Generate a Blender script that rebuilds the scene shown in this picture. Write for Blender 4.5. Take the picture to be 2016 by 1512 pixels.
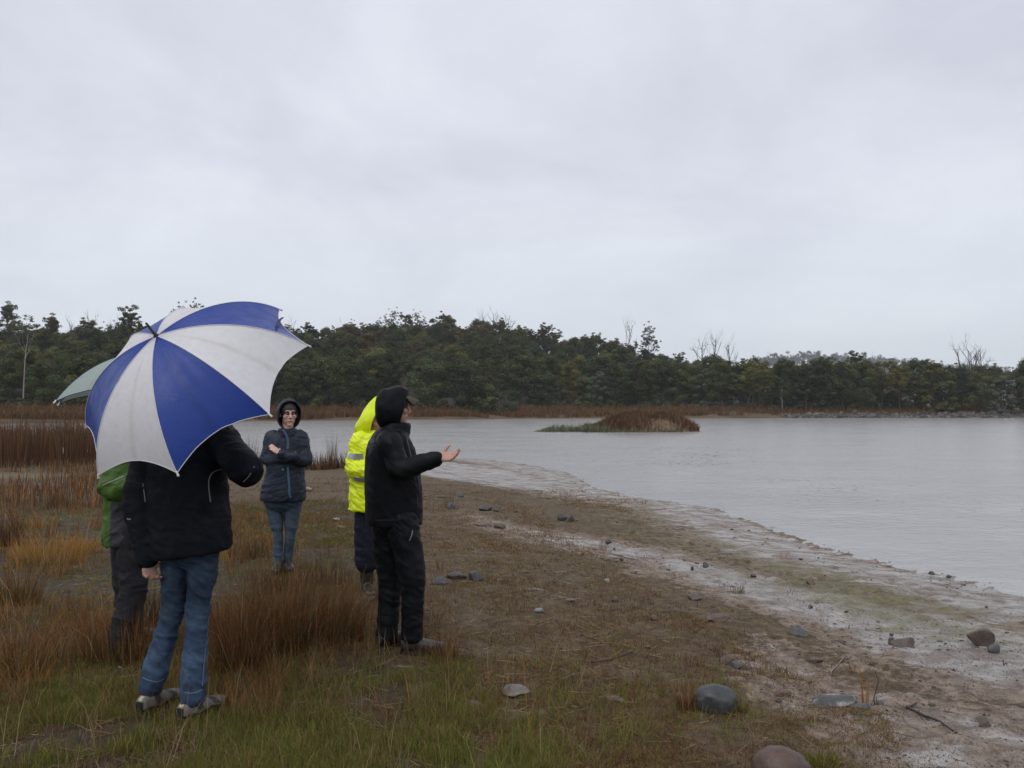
import bpy, math, random
import numpy as np
from mathutils import Vector, Matrix

for o in list(bpy.data.objects):
    bpy.data.objects.remove(o)
SC = bpy.context.scene
COL = SC.collection
R = math.radians
rng = np.random.default_rng(7)
random.seed(7)

# ------------------------------------------------------------------ camera
CAM_Z = 1.65
F = 1514.0
PITCH = math.atan(44 / 1514.0)
cam_d = bpy.data.cameras.new('camera')
cam_d.sensor_fit = 'HORIZONTAL'
cam_d.sensor_width = 36.0
cam_d.lens = 36.0 * F / 2016.0
cam_d.clip_start = 0.05
cam_d.clip_end = 5000
cam = bpy.data.objects.new('camera', cam_d)
COL.objects.link(cam)
cam.location = (0, 0, CAM_Z)
cam.rotation_euler = (R(90) + PITCH, 0, 0)
SC.camera = cam

# ------------------------------------------------------------------ sky, sun, exposure
SUN_AZ = R(205)      # measured from +Y towards +X
SUN_EL = R(58)
world = bpy.data.worlds.new('World')
SC.world = world
world.use_nodes = True
wn = world.node_tree
wn.nodes.clear()


def N(nt, typ, **kw):
    n = nt.nodes.new(typ)
    for k, v in kw.items():
        if k == 'inputs':
            for kk, vv in v.items():
                n.inputs[kk].default_value = vv
        else:
            setattr(n, k, v)
    return n


def L(nt, a, b):
    nt.links.new(a, b)


def ramp(nt, stops, interp='LINEAR'):
    n = nt.nodes.new('ShaderNodeValToRGB')
    cr = n.color_ramp
    cr.interpolation = interp
    while len(cr.elements) < len(stops):
        cr.elements.new(0.5)
    for e, (p, c) in zip(cr.elements, stops):
        e.position = p
        e.color = (c[0], c[1], c[2], 1) if len(c) == 3 else c
    return n


w_out = N(wn, 'ShaderNodeOutputWorld')
w_sky = N(wn, 'ShaderNodeTexSky', sky_type='NISHITA')
w_sky.sun_disc = False
w_sky.sun_elevation = SUN_EL
w_sky.sun_rotation = SUN_AZ
w_sky.air_density = 1.0
w_sky.dust_density = 4.0
bg_sky = N(wn, 'ShaderNodeBackground', inputs={'Strength': 0.07})
L(wn, w_sky.outputs[0], bg_sky.inputs['Color'])
tc = N(wn, 'ShaderNodeTexCoord')
sep = N(wn, 'ShaderNodeSeparateXYZ')
L(wn, tc.outputs['Generated'], sep.inputs[0])
zc = N(wn, 'ShaderNodeMath', operation='MAXIMUM', inputs={1: 0.0})
L(wn, sep.outputs['Z'], zc.inputs[0])
za = N(wn, 'ShaderNodeMath', operation='ADD', inputs={1: 0.32})
L(wn, zc.outputs[0], za.inputs[0])
comb = N(wn, 'ShaderNodeCombineXYZ')
for i, ax in enumerate('XY'):
    dv = N(wn, 'ShaderNodeMath', operation='DIVIDE')
    L(wn, sep.outputs[ax], dv.inputs[0])
    L(wn, za.outputs[0], dv.inputs[1])
    L(wn, dv.outputs[0], comb.inputs[i])
n1 = N(wn, 'ShaderNodeTexNoise', inputs={'Scale': 1.5, 'Detail': 9.0, 'Roughness': 0.56, 'Distortion': 0.35})
L(wn, comb.outputs[0], n1.inputs['Vector'])
cr1 = ramp(wn, [(0.34, (0.508, 0.525, 0.603)), (0.5, (0.580, 0.600, 0.678)), (0.66, (0.658, 0.682, 0.748))])
L(wn, n1.outputs['Fac'], cr1.inputs[0])
# cloud base thins into an even pale veil towards the horizon
hz = N(wn, 'ShaderNodeMapRange', inputs={1: 0.0, 2: 0.30, 3: 0.85, 4: 0.0})
L(wn, sep.outputs['Z'], hz.inputs[0])
mixh = N(wn, 'ShaderNodeMix', data_type='RGBA')
mixh.inputs[7].default_value = (0.645, 0.705, 0.755, 1)
L(wn, hz.outputs[0], mixh.inputs[0])
L(wn, cr1.outputs[0], mixh.inputs[6])
bg_cl = N(wn, 'ShaderNodeBackground', inputs={'Strength': 1.34})
L(wn, mixh.outputs[2], bg_cl.inputs['Color'])
mixw = N(wn, 'ShaderNodeMixShader', inputs={0: 0.93})
L(wn, bg_sky.outputs[0], mixw.inputs[1])
L(wn, bg_cl.outputs[0], mixw.inputs[2])
L(wn, mixw.outputs[0], w_out.inputs['Surface'])

sun_d = bpy.data.lights.new('sun', 'SUN')
sun_d.energy = 1.1
sun_d.angle = R(50)
sun_d.color = (1.0, 0.97, 0.93)
sun = bpy.data.objects.new('sun', sun_d)
COL.objects.link(sun)
sdir = Vector((math.sin(SUN_AZ) * math.cos(SUN_EL), math.cos(SUN_AZ) * math.cos(SUN_EL), math.sin(SUN_EL)))
sun.rotation_euler = sdir.to_track_quat('Z', 'Y').to_euler()

vs = SC.view_settings
vs.view_transform = 'Standard'
vs.look = 'None'
vs.exposure = 0.0
vs.gamma = 1.0
vs.use_curve_mapping = False
SC.cycles.use_denoising = True
SC.cycles.max_bounces = 6
SC.cycles.diffuse_bounces = 3
SC.cycles.transparent_max_bounces = 8
SC.cycles.volume_bounces = 1

# ------------------------------------------------------------------ helpers


def PX(px, py, Y):
    """world point at picture position (px, py) of the 2016x1512 photograph and distance Y ahead"""
    u = (px - 1008) / F
    v = (756 - py) / F
    c, s = math.cos(PITCH), math.sin(PITCH)
    dy = c - v * s
    dz = s + v * c
    k = Y / dy
    return Vector((u * k, Y, CAM_Z + dz * k))


def tag(o, label=None, cat=None, group=None, kind=None):
    if label:
        o['label'] = label
    if cat:
        o['category'] = cat
    if group:
        o['group'] = group
    if kind:
        o['kind'] = kind
    return o


def empty(name, loc):
    e = bpy.data.objects.new(name, None)
    e.location = loc
    e.empty_display_size = 0.1
    COL.objects.link(e)
    return e


def hash3(ix, iy, iz, seed):
    h = (ix.astype(np.int64) * 374761393 + iy.astype(np.int64) * 668265263 + iz.astype(np.int64) * 2147483647 + seed * 1442695041) & 0xFFFFFFFF
    h = ((h ^ (h >> 13)) * 1274126177) & 0xFFFFFFFF
    h = ((h ^ (h >> 16)) * 2246822519) & 0xFFFFFFFF
    return ((h ^ (h >> 15)) & 0xFFFFFF) / float(0xFFFFFF)


def noise3(p, seed=0):
    p = np.asarray(p, dtype=np.float64)
    i = np.floor(p).astype(np.int64)
    f = p - i
    f = f * f * (3 - 2 * f)
    r = 0
    for dx in (0, 1):
        wx = f[:, 0] if dx else 1 - f[:, 0]
        for dy in (0, 1):
            wy = f[:, 1] if dy else 1 - f[:, 1]
            for dz in (0, 1):
                wz = f[:, 2] if dz else 1 - f[:, 2]
                r = r + wx * wy * wz * hash3(i[:, 0] + dx, i[:, 1] + dy, i[:, 2] + dz, seed)
    return r


def fbm3(p, oct=4, seed=0, gain=0.5):
    a, s, t = 1.0, 0.0, 0.0
    p = np.asarray(p, dtype=np.float64)
    for k in range(oct):
        s = s + a * noise3(p, seed + k * 17)
        t += a
        a *= gain
        p = p * 2.03 + 11.7
    return s / t


def noise2(x, y, scale, oct=3, seed=0):
    x = np.asarray(x, dtype=np.float64)
    y = np.asarray(y, dtype=np.float64)
    return fbm3(np.stack([x / scale, y / scale, np.full_like(x, 0.5)], -1), oct, seed)


def mesh_np(name, V, T, col=None, smooth=False, attrs=None):
    """triangle or quad mesh from numpy arrays"""
    V = np.ascontiguousarray(V, dtype=np.float32)
    T = np.ascontiguousarray(T, dtype=np.int32)
    me = bpy.data.meshes.new(name)
    k = T.shape[1]
    me.vertices.add(len(V))
    me.vertices.foreach_set('co', V.ravel())
    me.loops.add(T.size)
    me.loops.foreach_set('vertex_index', T.ravel())
    me.polygons.add(len(T))
    me.polygons.foreach_set('loop_start', np.arange(0, T.size, k, dtype=np.int32))
    me.polygons.foreach_set('use_smooth', np.full(len(T), smooth, dtype=bool))
    if col is not None:
        c = np.ones((len(V), 4), dtype=np.float32)
        c[:, :3] = col
        a = me.color_attributes.new('col', 'FLOAT_COLOR', 'POINT')
        a.data.foreach_set('color', c.ravel())
    if attrs:
        for nm, arr in attrs.items():
            a = me.color_attributes.new(nm, 'FLOAT_COLOR', 'POINT')
            c = np.ones((len(V), 4), dtype=np.float32)
            c[:, :3] = arr
            a.data.foreach_set('color', c.ravel())
    me.update()
    me.validate()
    return me


def obj(name, me, mat=None, parent=None, loc=None):
    o = bpy.data.objects.new(name, me)
    if mat is not None and len(me.materials) == 0:
        me.materials.append(mat)
    if loc is not None:
        o.location = loc
    if parent is not None:
        o.parent = parent
    COL.objects.link(o)
    return o


# ------------------------------------------------------------------ materials
def new_mat(name):
    m = bpy.data.materials.new(name)
    m.use_nodes = True
    nt = m.node_tree
    b = nt.nodes['Principled BSDF']
    return m, nt, b


def mat_fabric(name, color, rough=0.5, bump=0.25, scale=220.0, var=0.25, spec=0.4, use_col=False):
    m, nt, b = new_mat(name)
    tc = N(nt, 'ShaderNodeTexCoord')
    n = N(nt, 'ShaderNodeTexNoise', inputs={'Scale': 6.0, 'Detail': 6.0, 'Roughness': 0.65})
    L(nt, tc.outputs['Object'], n.inputs['Vector'])
    mr = N(nt, 'ShaderNodeMapRange', inputs={1: 0.3, 2: 0.7, 3: 1 - var, 4: 1 + var})
    L(nt, n.outputs['Fac'], mr.inputs[0])
    mx = N(nt, 'ShaderNodeVectorMath', operation='SCALE')
    if use_col:
        at = N(nt, 'ShaderNodeAttribute', attribute_name='col')
        L(nt, at.outputs['Color'], mx.inputs[0])
    else:
        mx.inputs[0].default_value = color
    L(nt, mr.outputs[0], mx.inputs['Scale'])
    L(nt, mx.outputs[0], b.inputs['Base Color'])
    # wet patches: soaked cloth is a little glossier
    n3 = N(nt, 'ShaderNodeTexNoise', inputs={'Scale': 9.0, 'Detail': 5.0})
    L(nt, tc.outputs['Object'], n3.inputs['Vector'])
    mr2 = N(nt, 'ShaderNodeMapRange', inputs={1: 0.35, 2: 0.65, 3: rough - 0.13, 4: rough + 0.15})
    L(nt, n3.outputs['Fac'], mr2.inputs[0])
    L(nt, mr2.outputs[0], b.inputs['Roughness'])
    b.inputs['Specular IOR Level'].default_value = spec
    n2 = N(nt, 'ShaderNodeTexNoise', inputs={'Scale': scale, 'Detail': 3.0})
    L(nt, tc.outputs['Object'], n2.inputs['Vector'])
    n4 = N(nt, 'ShaderNodeTexNoise', inputs={'Scale': 28.0, 'Detail': 4.0, 'Distortion': 0.6})
    L(nt, tc.outputs['Object'], n4.inputs['Vector'])
    ad = N(nt, 'ShaderNodeMath', operation='MULTIPLY_ADD', inputs={1: 3.0})
    L(nt, n4.outputs['Fac'], ad.inputs[0])
    L(nt, n2.outputs['Fac'], ad.inputs[2])
    bp = N(nt, 'ShaderNodeBump', inputs={'Strength': bump, 'Distance': 0.006})
    L(nt, ad.outputs[0], bp.inputs['Height'])
    L(nt, bp.outputs[0], b.inputs['Normal'])
    return m


def mat_plain(name, color, rough=0.5, metallic=0.0, spec=0.5, bump=0.0, scale=40.0, var=0.0, coat=0.0):
    m, nt, b = new_mat(name)
    b.inputs['Base Color'].default_value = (*color, 1)
    b.inputs['Roughness'].default_value = rough
    b.inputs['Metallic'].default_value = metallic
    b.inputs['Specular IOR Level'].default_value = spec
    if var > 0 or bump > 0:
        tc = N(nt, 'ShaderNodeTexCoord')
        n = N(nt, 'ShaderNodeTexNoise', inputs={'Scale': scale, 'Detail': 6.0, 'Roughness': 0.6})
        L(nt, tc.outputs['Object'], n.inputs['Vector'])
        mr = N(nt, 'ShaderNodeMapRange', inputs={1: 0.3, 2: 0.7, 3: 1 - var, 4: 1 + var})
        L(nt, n.outputs['Fac'], mr.inputs[0])
        mx = N(nt, 'ShaderNodeVectorMath', operation='SCALE')
        mx.inputs[0].default_value = color
        L(nt, mr.outputs[0], mx.inputs['Scale'])
        L(nt, mx.outputs[0], b.inputs['Base Color'])
        if bump > 0:
            bp = N(nt, 'ShaderNodeBump', inputs={'Strength': bump, 'Distance': 0.01})
            L(nt, n.outputs['Fac'], bp.inputs['Height'])
            L(nt, bp.outputs[0], b.inputs['Normal'])
    return m


def mat_blade(name, rough=0.6, trans=0.25, obj_color=False, spec=0.3):
    """leaves and blades: colour from the 'col' attribute (or the object colour), some light through"""
    m, nt, b = new_mat(name)
    if obj_color:
        oi = N(nt, 'ShaderNodeObjectInfo')
        at = N(nt, 'ShaderNodeAttribute', attribute_name='col')
        mx = N(nt, 'ShaderNodeVectorMath', operation='MULTIPLY')
        L(nt, oi.outputs['Color'], mx.inputs[0])
        L(nt, at.outputs['Color'], mx.inputs[1])
        csock = mx.outputs[0]
    else:
        at = N(nt, 'ShaderNodeAttribute', attribute_name='col')
        csock = at.outputs['Color']
    L(nt, csock, b.inputs['Base Color'])
    b.inputs['Roughness'].default_value = rough
    b.inputs['Specular IOR Level'].default_value = spec
    tr = N(nt, 'ShaderNodeBsdfTranslucent')
    L(nt, csock, tr.inputs['Color'])
    ms = N(nt, 'ShaderNodeMixShader', inputs={0: trans})
    out = nt.nodes['Material Output']
    L(nt, b.outputs[0], ms.inputs[1])
    L(nt, tr.outputs[0], ms.inputs[2])
    L(nt, ms.outputs[0], out.inputs['Surface'])
    return m


M_blade = mat_blade('blade', spec=0.2)
M_leaf = mat_blade('leaf', rough=0.6, trans=0.15, obj_color=True, spec=0.1)
M_bark = mat_plain('bark', (0.075, 0.062, 0.052), 0.85, bump=0.5, scale=6.0, var=0.35, spec=0.2)
M_bark_pale = mat_plain('bark_pale', (0.34, 0.31, 0.28), 0.8, bump=0.3, scale=4.0, var=0.35, spec=0.2)
M_bark_dead = mat_plain('bark_dead', (0.07, 0.063, 0.058), 0.85, bump=0.3, scale=4.0, var=0.35, spec=0.2)

# ------------------------------------------------------------------ lake outline and terrain
WATER_Z = -0.35


def wl(px, py):
    d = (CAM_Z - WATER_Z) * F / (py - 800.0)
    return ((px - 1008) / F * d, d)


near_shore = [(75, -12), (34, -3), (16, 2.4), (9.6, 5.0), (6.7, 7.0)] + [wl(*p) for p in [
    (2016, 1172), (1960, 1158), (1900, 1145), (1850, 1135), (1800, 1125), (1700, 1100), (1640, 1086), (1600, 1075), (1560, 1064), (1520, 1050),
    (1490, 1036), (1450, 1022), (1400, 1001), (1330, 990), (1230, 975), (1175, 963), (1152, 952), (1146, 943), (1100, 928), (1050, 917), (1000, 910), (940, 904), (880, 904),
    (830, 906), (760, 909), (680, 912), (600, 908), (500, 903)]] + [(-14, 31.5), (-20, 33), (-28, 37), (-45, 44), (-85, 52)]
far_shore = [(-95, 70), (-85, 88)] + [wl(*p) for p in [(0, 834), (150, 833), (300, 832), (450, 830), (600, 828.5), (700, 828), (800, 826.5), (900, 826), (1000, 824.5), (1200, 824), (1400, 823.5), (1480, 823.5), (1560, 822.5), (1750, 822.3), (2016, 822.3)]] + \
    [(120, 136), (165, 130), (190, 95), (170, 40), (120, -5)]
LAKE = np.array(near_shore + far_shore, dtype=np.float64)


def poly_sd(x, y, P):
    """signed distance to a closed outline, negative inside"""
    x = np.asarray(x, dtype=np.float64).ravel()
    y = np.asarray(y, dtype=np.float64).ravel()
    best = np.full(x.shape, 1e18)
    inside = np.zeros(x.shape, dtype=bool)
    n = len(P)
    for i in range(n):
        ax, ay = P[i]
        bx, by = P[(i + 1) % n]
        ex, ey = bx - ax, by - ay
        t = np.clip(((x - ax) * ex + (y - ay) * ey) / (ex * ex + ey * ey), 0, 1)
        d2 = (x - ax - t * ex) ** 2 + (y - ay - t * ey) ** 2
        best = np.minimum(best, d2)
        c = ((ay > y) != (by > y))
        with np.errstate(divide='ignore', invalid='ignore'):
            xi = ax + (y - ay) * ex / (ey if ey != 0 else 1e-12)
        inside ^= c & (x < xi)
    d = np.sqrt(best)
    return np.where(inside, -d, d)


def sstep(a, b, v):
    t = np.clip((v - a) / (b - a), 0, 1)
    return t * t * (3 - 2 * t)


HILL_PX = np.array([-1200, -300, 0, 250, 500, 700, 860, 1000, 1150, 1250, 1350, 1450, 1600, 2016, 3000])
HILL_Z = np.array([12, 12, 11.5, 11.5, 12.5, 15, 17.5, 17.0, 15.0, 12.0, 7.5, 4.5, 2.5, 1.5, 1.5])


def height(x, y, detail=True):
    shp = np.shape(x)
    x = np.asarray(x, dtype=np.float64).ravel()
    y = np.asarray(y, dtype=np.float64).ravel()
    sd = poly_sd(x, y, LAKE)
    if detail:
        near = np.hypot(x, y) < 60
        wob = np.zeros_like(sd)
        wob[near] = (noise2(x[near], y[near], 0.7, 3, 5) - 0.5) * 0.55 + (noise2(x[near], y[near], 0.12, 2, 6) - 0.5) * 0.13
        sd = sd + wob
    far = sstep(48, 70, y)
    bank_near = np.where(sd > 0, 0.06 * sstep(0, 1.0, sd) + 0.29 * sstep(0.6, 6.5, sd), -0.35 * sstep(0, 5, -sd) - 0.9 * sstep(3, 20, -sd))
    bank_far = np.where(sd > 0, 0.5 * sstep(0, 3.5, sd) + 1.0 * sstep(2, 15, sd), -0.35 * sstep(0, 5, -sd) - 0.9 * sstep(3, 20, -sd))
    z = WATER_Z + bank_near * (1 - far) + bank_far * far
    # wooded hill over the far bank
    pxs = 1008 + F * x / np.maximum(y, 1.0)
    hz_ = np.interp(pxs, HILL_PX, HILL_Z)
    t0 = np.interp(pxs, [0, 700, 1100], [112, 125, 150])
    hill = hz_ * sstep(t0, t0 + 112, y) * (y > 60) * (0.9 + 0.2 * noise2(x, y, 30, 2, 9))
    z = z + np.where(sd > 0, hill, 0)
    # hazy ridge far behind on the right
    rp = np.interp(pxs, [1300, 1480, 1600, 1800, 2016, 2400], [0, 66, 80, 62, 46, 55])
    z = z + rp * sstep(900, 1500, y)
    if detail:
        nr = (np.hypot(x, y) < 45) & (sd > -0.5)
        xx, yy = x[nr], y[nr]
        q = sstep(0.15, 2.0, sd[nr])
        dz = (noise2(xx, yy, 1.6, 3, 21) - 0.5) * 0.09 * q + (noise2(xx, yy, 0.28, 3, 22) - 0.5) * 0.035 * q + (noise2(xx, yy, 0.09, 2, 23) - 0.5) * 0.02 * (0.3 + 0.7 * q)
        cl_ = noise2(xx * 0.7, yy * 1.3, 0.16, 3, 24)
        sandy = sstep(-0.3, 0.4, xx - 0.2 * yy + 1.0) * (1 - sstep(6, 8, sd[nr])) * sstep(0.2, 1.2, sd[nr])
        dz = dz + sandy * np.clip(cl_ - 0.52, 0, 1) * 0.16
        z[nr] += dz
    return z.reshape(shp)


def gz(x, y):
    return float(height(np.array([x]), np.array([y]))[0])


def ground_at(px, py):
    """point where the picture position meets the ground"""
    u = (px - 1008) / F
    v = (756 - py) / F
    c, s = math.cos(PITCH), math.sin(PITCH)
    dx, dy, dz = u, c - v * s, s + v * c
    ts = np.linspace(2.5, 60, 900) if py > 840 else np.linspace(40, 400, 2000)
    zs = height(ts * dx / dy, ts)
    below = np.where(CAM_Z + ts * dz / dy < np.maximum(zs, WATER_Z - 9))[0]
    t = ts[below[0]] if len(below) else ts[-1]
    return Vector((t * dx / dy, t, gz(t * dx / dy, t)))


# polar ground sheet centred under the camera, dense where the camera looks
ang = np.concatenate([np.linspace(-180, -52, 40, endpoint=False), np.linspace(-52, -42, 20, endpoint=False), np.linspace(-42, 42, 440, endpoint=False),
                      np.linspace(42, 52, 20, endpoint=False), np.linspace(52, 180, 40, endpoint=False)]) * math.pi / 180
rad = np.concatenate([[0.3, 0.8, 1.3, 1.8, 2.2], np.exp(np.linspace(math.log(2.5), math.log(26), 250, endpoint=False)), np.exp(np.linspace(math.log(26), math.log(2700), 145))])
A, Rr = np.meshgrid(ang, rad)
GX = (Rr * np.sin(A)).ravel()
GY = (Rr * np.cos(A)).ravel()
GZ = height(GX, GY)
na, nr_ = len(ang), len(rad)
i0 = (np.arange(nr_ - 1)[:, None] * na + np.arange(na)[None, :])
i1 = (np.arange(nr_ - 1)[:, None] * na + (np.arange(na)[None, :] + 1) % na)
Q = np.stack([i0.ravel(), i1.ravel(), i1.ravel() + na, i0.ravel() + na], -1)
GV = np.stack([GX, GY, GZ], -1)
GV = np.vstack([GV, [[0, 0, 0.0]]])
SD = poly_sd(GX, GY, LAKE)
nz1 = noise2(GX, GY, 2.2, 3, 31)
nz2 = noise2(GX, GY, 0.6, 3, 32)
depthy = np.clip(GY, 1, None)
pxg = 1008 + F * GX / depthy
# pale wet sand, green algae strip, tan sand: zones laid out on the ground plan


def plan(pts, zg=-0.2):
    P = []
    for px, py in pts:
        d = (CAM_Z - zg) * F / (py - 800.0)
        P.append(((px - 1008) / F * d, d))
    return np.array(P)


def zone_sd(pts, zg=-0.2):
    return -poly_sd(GX, GY, plan(pts, zg))


sdn = SD + (nz1 - 0.5) * 1.2
wob1 = (nz1 - 0.5) * 1.3 + (nz2 - 0.5) * 0.7
za1 = zone_sd([(920, 1022), (1000, 1042), (1120, 1058), (1250, 1076), (1350, 1092), (1450, 1118), (1600, 1148), (1750, 1164), (1900, 1188), (2200, 1230), (2200, 1420), (1850, 1392), (1720, 1335), (1590, 1252), (1450, 1192), (1350, 1152), (1250, 1112), (1100, 1082), (950, 1052)])
za2 = zone_sd([(760, 911), (880, 906), (1000, 912), (1100, 930), (1150, 952), (1160, 966), (1100, 975), (1000, 966), (900, 955), (820, 950), (760, 940)])
za3 = zone_sd([(1440, 1190), (1560, 1232), (1700, 1300), (1850, 1335), (2200, 1340), (2500, 1540), (1900, 1700), (1480, 1600), (1490, 1420), (1430, 1310)], 0.0)
pale = np.maximum(sstep(-0.35, 0.55, za1 + wob1 * 0.8) * 0.70, sstep(-0.6, 1.2, za2 + wob1) * 0.70)
pale = np.maximum(pale, 0.47 * sstep(-0.4, 0.8, za3 + wob1))
pale = np.maximum(pale, 0.60 * (1 - sstep(0.9, 3.0, sdn)) * sstep(-0.3, 0.1, SD))
green = sstep(0.7, 1.5, sdn) * (1 - sstep(2.4, 3.6, sdn)) * np.interp(pxg, [1000, 1200, 1500, 1600, 1900, 2016], [0.30, 0.46, 0.5, 0.66, 0.58, 0.35]) * (pxg > 1000)
tan = np.maximum(sstep(-0.5, 0.7, za3 + wob1) * 0.8, 0.85 * sstep(-0.9, 0.4, za1 + wob1))
tan = np.maximum(tan, 0.6 * (1 - sstep(1.5, 3.5, sdn)) * (SD > -1) * (pxg > 900))
cut = sstep(48, 60, np.hypot(GX, GY))
pale = np.clip(pale * (1 - cut), 0, 1)
green = np.clip(green * (1 - cut), 0, 1)
# left mud flat with grey-green slime
flat = np.exp(-(((GX + 12.5) / 3.4) ** 2 + ((GY - 18.4) / 0.9) ** 2))
green = np.clip(np.maximum(green, flat * 0.8), 0, 1)
tan = np.clip(tan * (1 - cut), 0, 1)
farm = sstep(60, 80, GY)
grassy = sstep(-0.5, 0.8, zone_sd([(-900, 960), (200, 985), (700, 990), (770, 1100), (880, 1260), (1010, 1380), (1120, 1540), (900, 3000), (-3000, 3000), (-3000, 960)], 0.0) + wob1 * 0.7) * (1 - cut)
wet = np.clip(sstep(9, 15, SD), 0, 1) * farm  # wood-floor mask: darker litter colour behind the far bank
pad = lambda a: np.append(a, 0.0)
attr1 = np.stack([pad(pale), pad(green), pad(tan)], -1)
attr2 = np.stack([pad(grassy), pad(farm), pad(wet)], -1)
me = mesh_np('ground', GV, Q, smooth=True, attrs={'zone_a': attr1, 'zone_b': attr2})
m, nt, b = new_mat('ground')
tc = N(nt, 'ShaderNodeTexCoord')
za_ = N(nt, 'ShaderNodeAttribute', attribute_name='zone_a')
zb_ = N(nt, 'ShaderNodeAttribute', attribute_name='zone_b')
sa = N(nt, 'ShaderNodeSeparateColor')
sb = N(nt, 'ShaderNodeSeparateColor')
L(nt, za_.outputs['Color'], sa.inputs[0])
L(nt, zb_.outputs['Color'], sb.inputs[0])


def gnoise(scale, detail=5.0, rough=0.6, dist=0.0, stretch=None):
    n = N(nt, 'ShaderNodeTexNoise', inputs={'Scale': scale, 'Detail': detail, 'Roughness': rough, 'Distortion': dist})
    if stretch:
        mp = N(nt, 'ShaderNodeMapping', inputs={'Scale': stretch})
        L(nt, tc.outputs['Object'], mp.inputs['Vector'])
        L(nt, mp.outputs[0], n.inputs['Vector'])
    else:
        L(nt, tc.outputs['Object'], n.inputs['Vector'])
    return n.outputs['Fac']


def patchy(mask, noise, k=0.9, lo=0.38, hi=0.62):
    ma = N(nt, 'ShaderNodeMath', operation='MULTIPLY_ADD', inputs={1: k, 2: -0.5 * k})
    L(nt, noise, ma.inputs[0])
    ad = N(nt, 'ShaderNodeMath', operation='ADD')
    L(nt, ma.outputs[0], ad.inputs[0])
    L(nt, mask, ad.inputs[1])
    mr = N(nt, 'ShaderNodeMapRange', interpolation_type='SMOOTHSTEP', inputs={1: lo, 2: hi, 3: 0.0, 4: 1.0})
    L(nt, ad.outputs[0], mr.inputs[0])
    return mr.outputs[0]


def mixc(fac, a, b_):
    mx = N(nt, 'ShaderNodeMix', data_type='RGBA')
    L(nt, fac, mx.inputs[0])
    for s, v in ((6, a), (7, b_)):
        if isinstance(v, tuple):
            mx.inputs[s].default_value = (*v, 1)
        else:
            L(nt, v, mx.inputs[s])
    return mx.outputs[2]


nA = gnoise(3.2, 6, 0.65)
nB = gnoise(11.0, 6, 0.7)
nC = gnoise(42.0, 5, 0.7)
nD = gnoise(120.0, 3, 0.6)
nS = gnoise(3.2, 8, 0.72, 0.4, (0.75, 1.25, 1.0))
nP0 = N(nt, 'ShaderNodeMath', operation='MULTIPLY_ADD', inputs={1: 0.8})
L(nt, nB, nP0.inputs[0])
L(nt, nA, nP0.inputs[2])
nP1 = N(nt, 'ShaderNodeMath', operation='MULTIPLY_ADD', inputs={1: 0.6})
L(nt, nC, nP1.inputs[0])
L(nt, nP0.outputs[0], nP1.inputs[2])
nP2 = N(nt, 'ShaderNodeMath', operation='MULTIPLY', inputs={1: 1 / 2.4})
L(nt, nP1.outputs[0], nP2.inputs[0])
nP = nP2.outputs[0]
nQ0 = N(nt, 'ShaderNodeMath', operation='MULTIPLY_ADD', inputs={1: 0.45})
L(nt, nC, nQ0.inputs[0])
L(nt, nS, nQ0.inputs[2])
nQ1 = N(nt, 'ShaderNodeMath', operation='MULTIPLY', inputs={1: 1 / 1.45})
L(nt, nQ0.outputs[0], nQ1.inputs[0])
nQ = nQ1.outputs[0]
soil = ramp(nt, [(0.30, (0.040, 0.027, 0.014)), (0.5, (0.098, 0.068, 0.036)), (0.72, (0.175, 0.125, 0.070))])
L(nt, nB, soil.inputs[0])
moss = ramp(nt, [(0.34, (0.022, 0.017, 0.010)), (0.52, (0.058, 0.044, 0.022)), (0.75, (0.11, 0.085, 0.042))])
L(nt, nB, moss.inputs[0])
tanr = ramp(nt, [(0.30, (0.085, 0.064, 0.048)), (0.48, (0.180, 0.137, 0.104)), (0.62, (0.27, 0.210, 0.162)), (0.75, (0.37, 0.30, 0.24))])
L(nt, nB, tanr.inputs[0])
paler = ramp(nt, [(0.30, (0.135, 0.116, 0.100)), (0.46, (0.235, 0.212, 0.190)), (0.60, (0.36, 0.338, 0.315)), (0.75, (0.47, 0.452, 0.435))])
L(nt, nS, paler.inputs[0])
grnr = ramp(nt, [(0.3, (0.075, 0.066, 0.034)), (0.5, (0.135, 0.122, 0.055)), (0.7, (0.20, 0.18, 0.11))])
L(nt, nB, grnr.inputs[0])
farr = ramp(nt, [(0.3, (0.045, 0.034, 0.018)), (0.6, (0.11, 0.075, 0.036)), (0.8, (0.15, 0.10, 0.05))])
L(nt, gnoise(0.25, 5), farr.inputs[0])
c = mixc(patchy(sb.outputs[0], nP, 2.4), soil.outputs[0], moss.outputs[0])
c = mixc(patchy(sa.outputs[2], nP, 2.4), c, tanr.outputs[0])
f_pale = patchy(sa.outputs[0], nQ, 2.2, 0.32, 0.70)
c = mixc(f_pale, c, paler.outputs[0])
c = mixc(patchy(sa.outputs[1], nP, 2.6, 0.38, 0.75), c, grnr.outputs[0])
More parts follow.
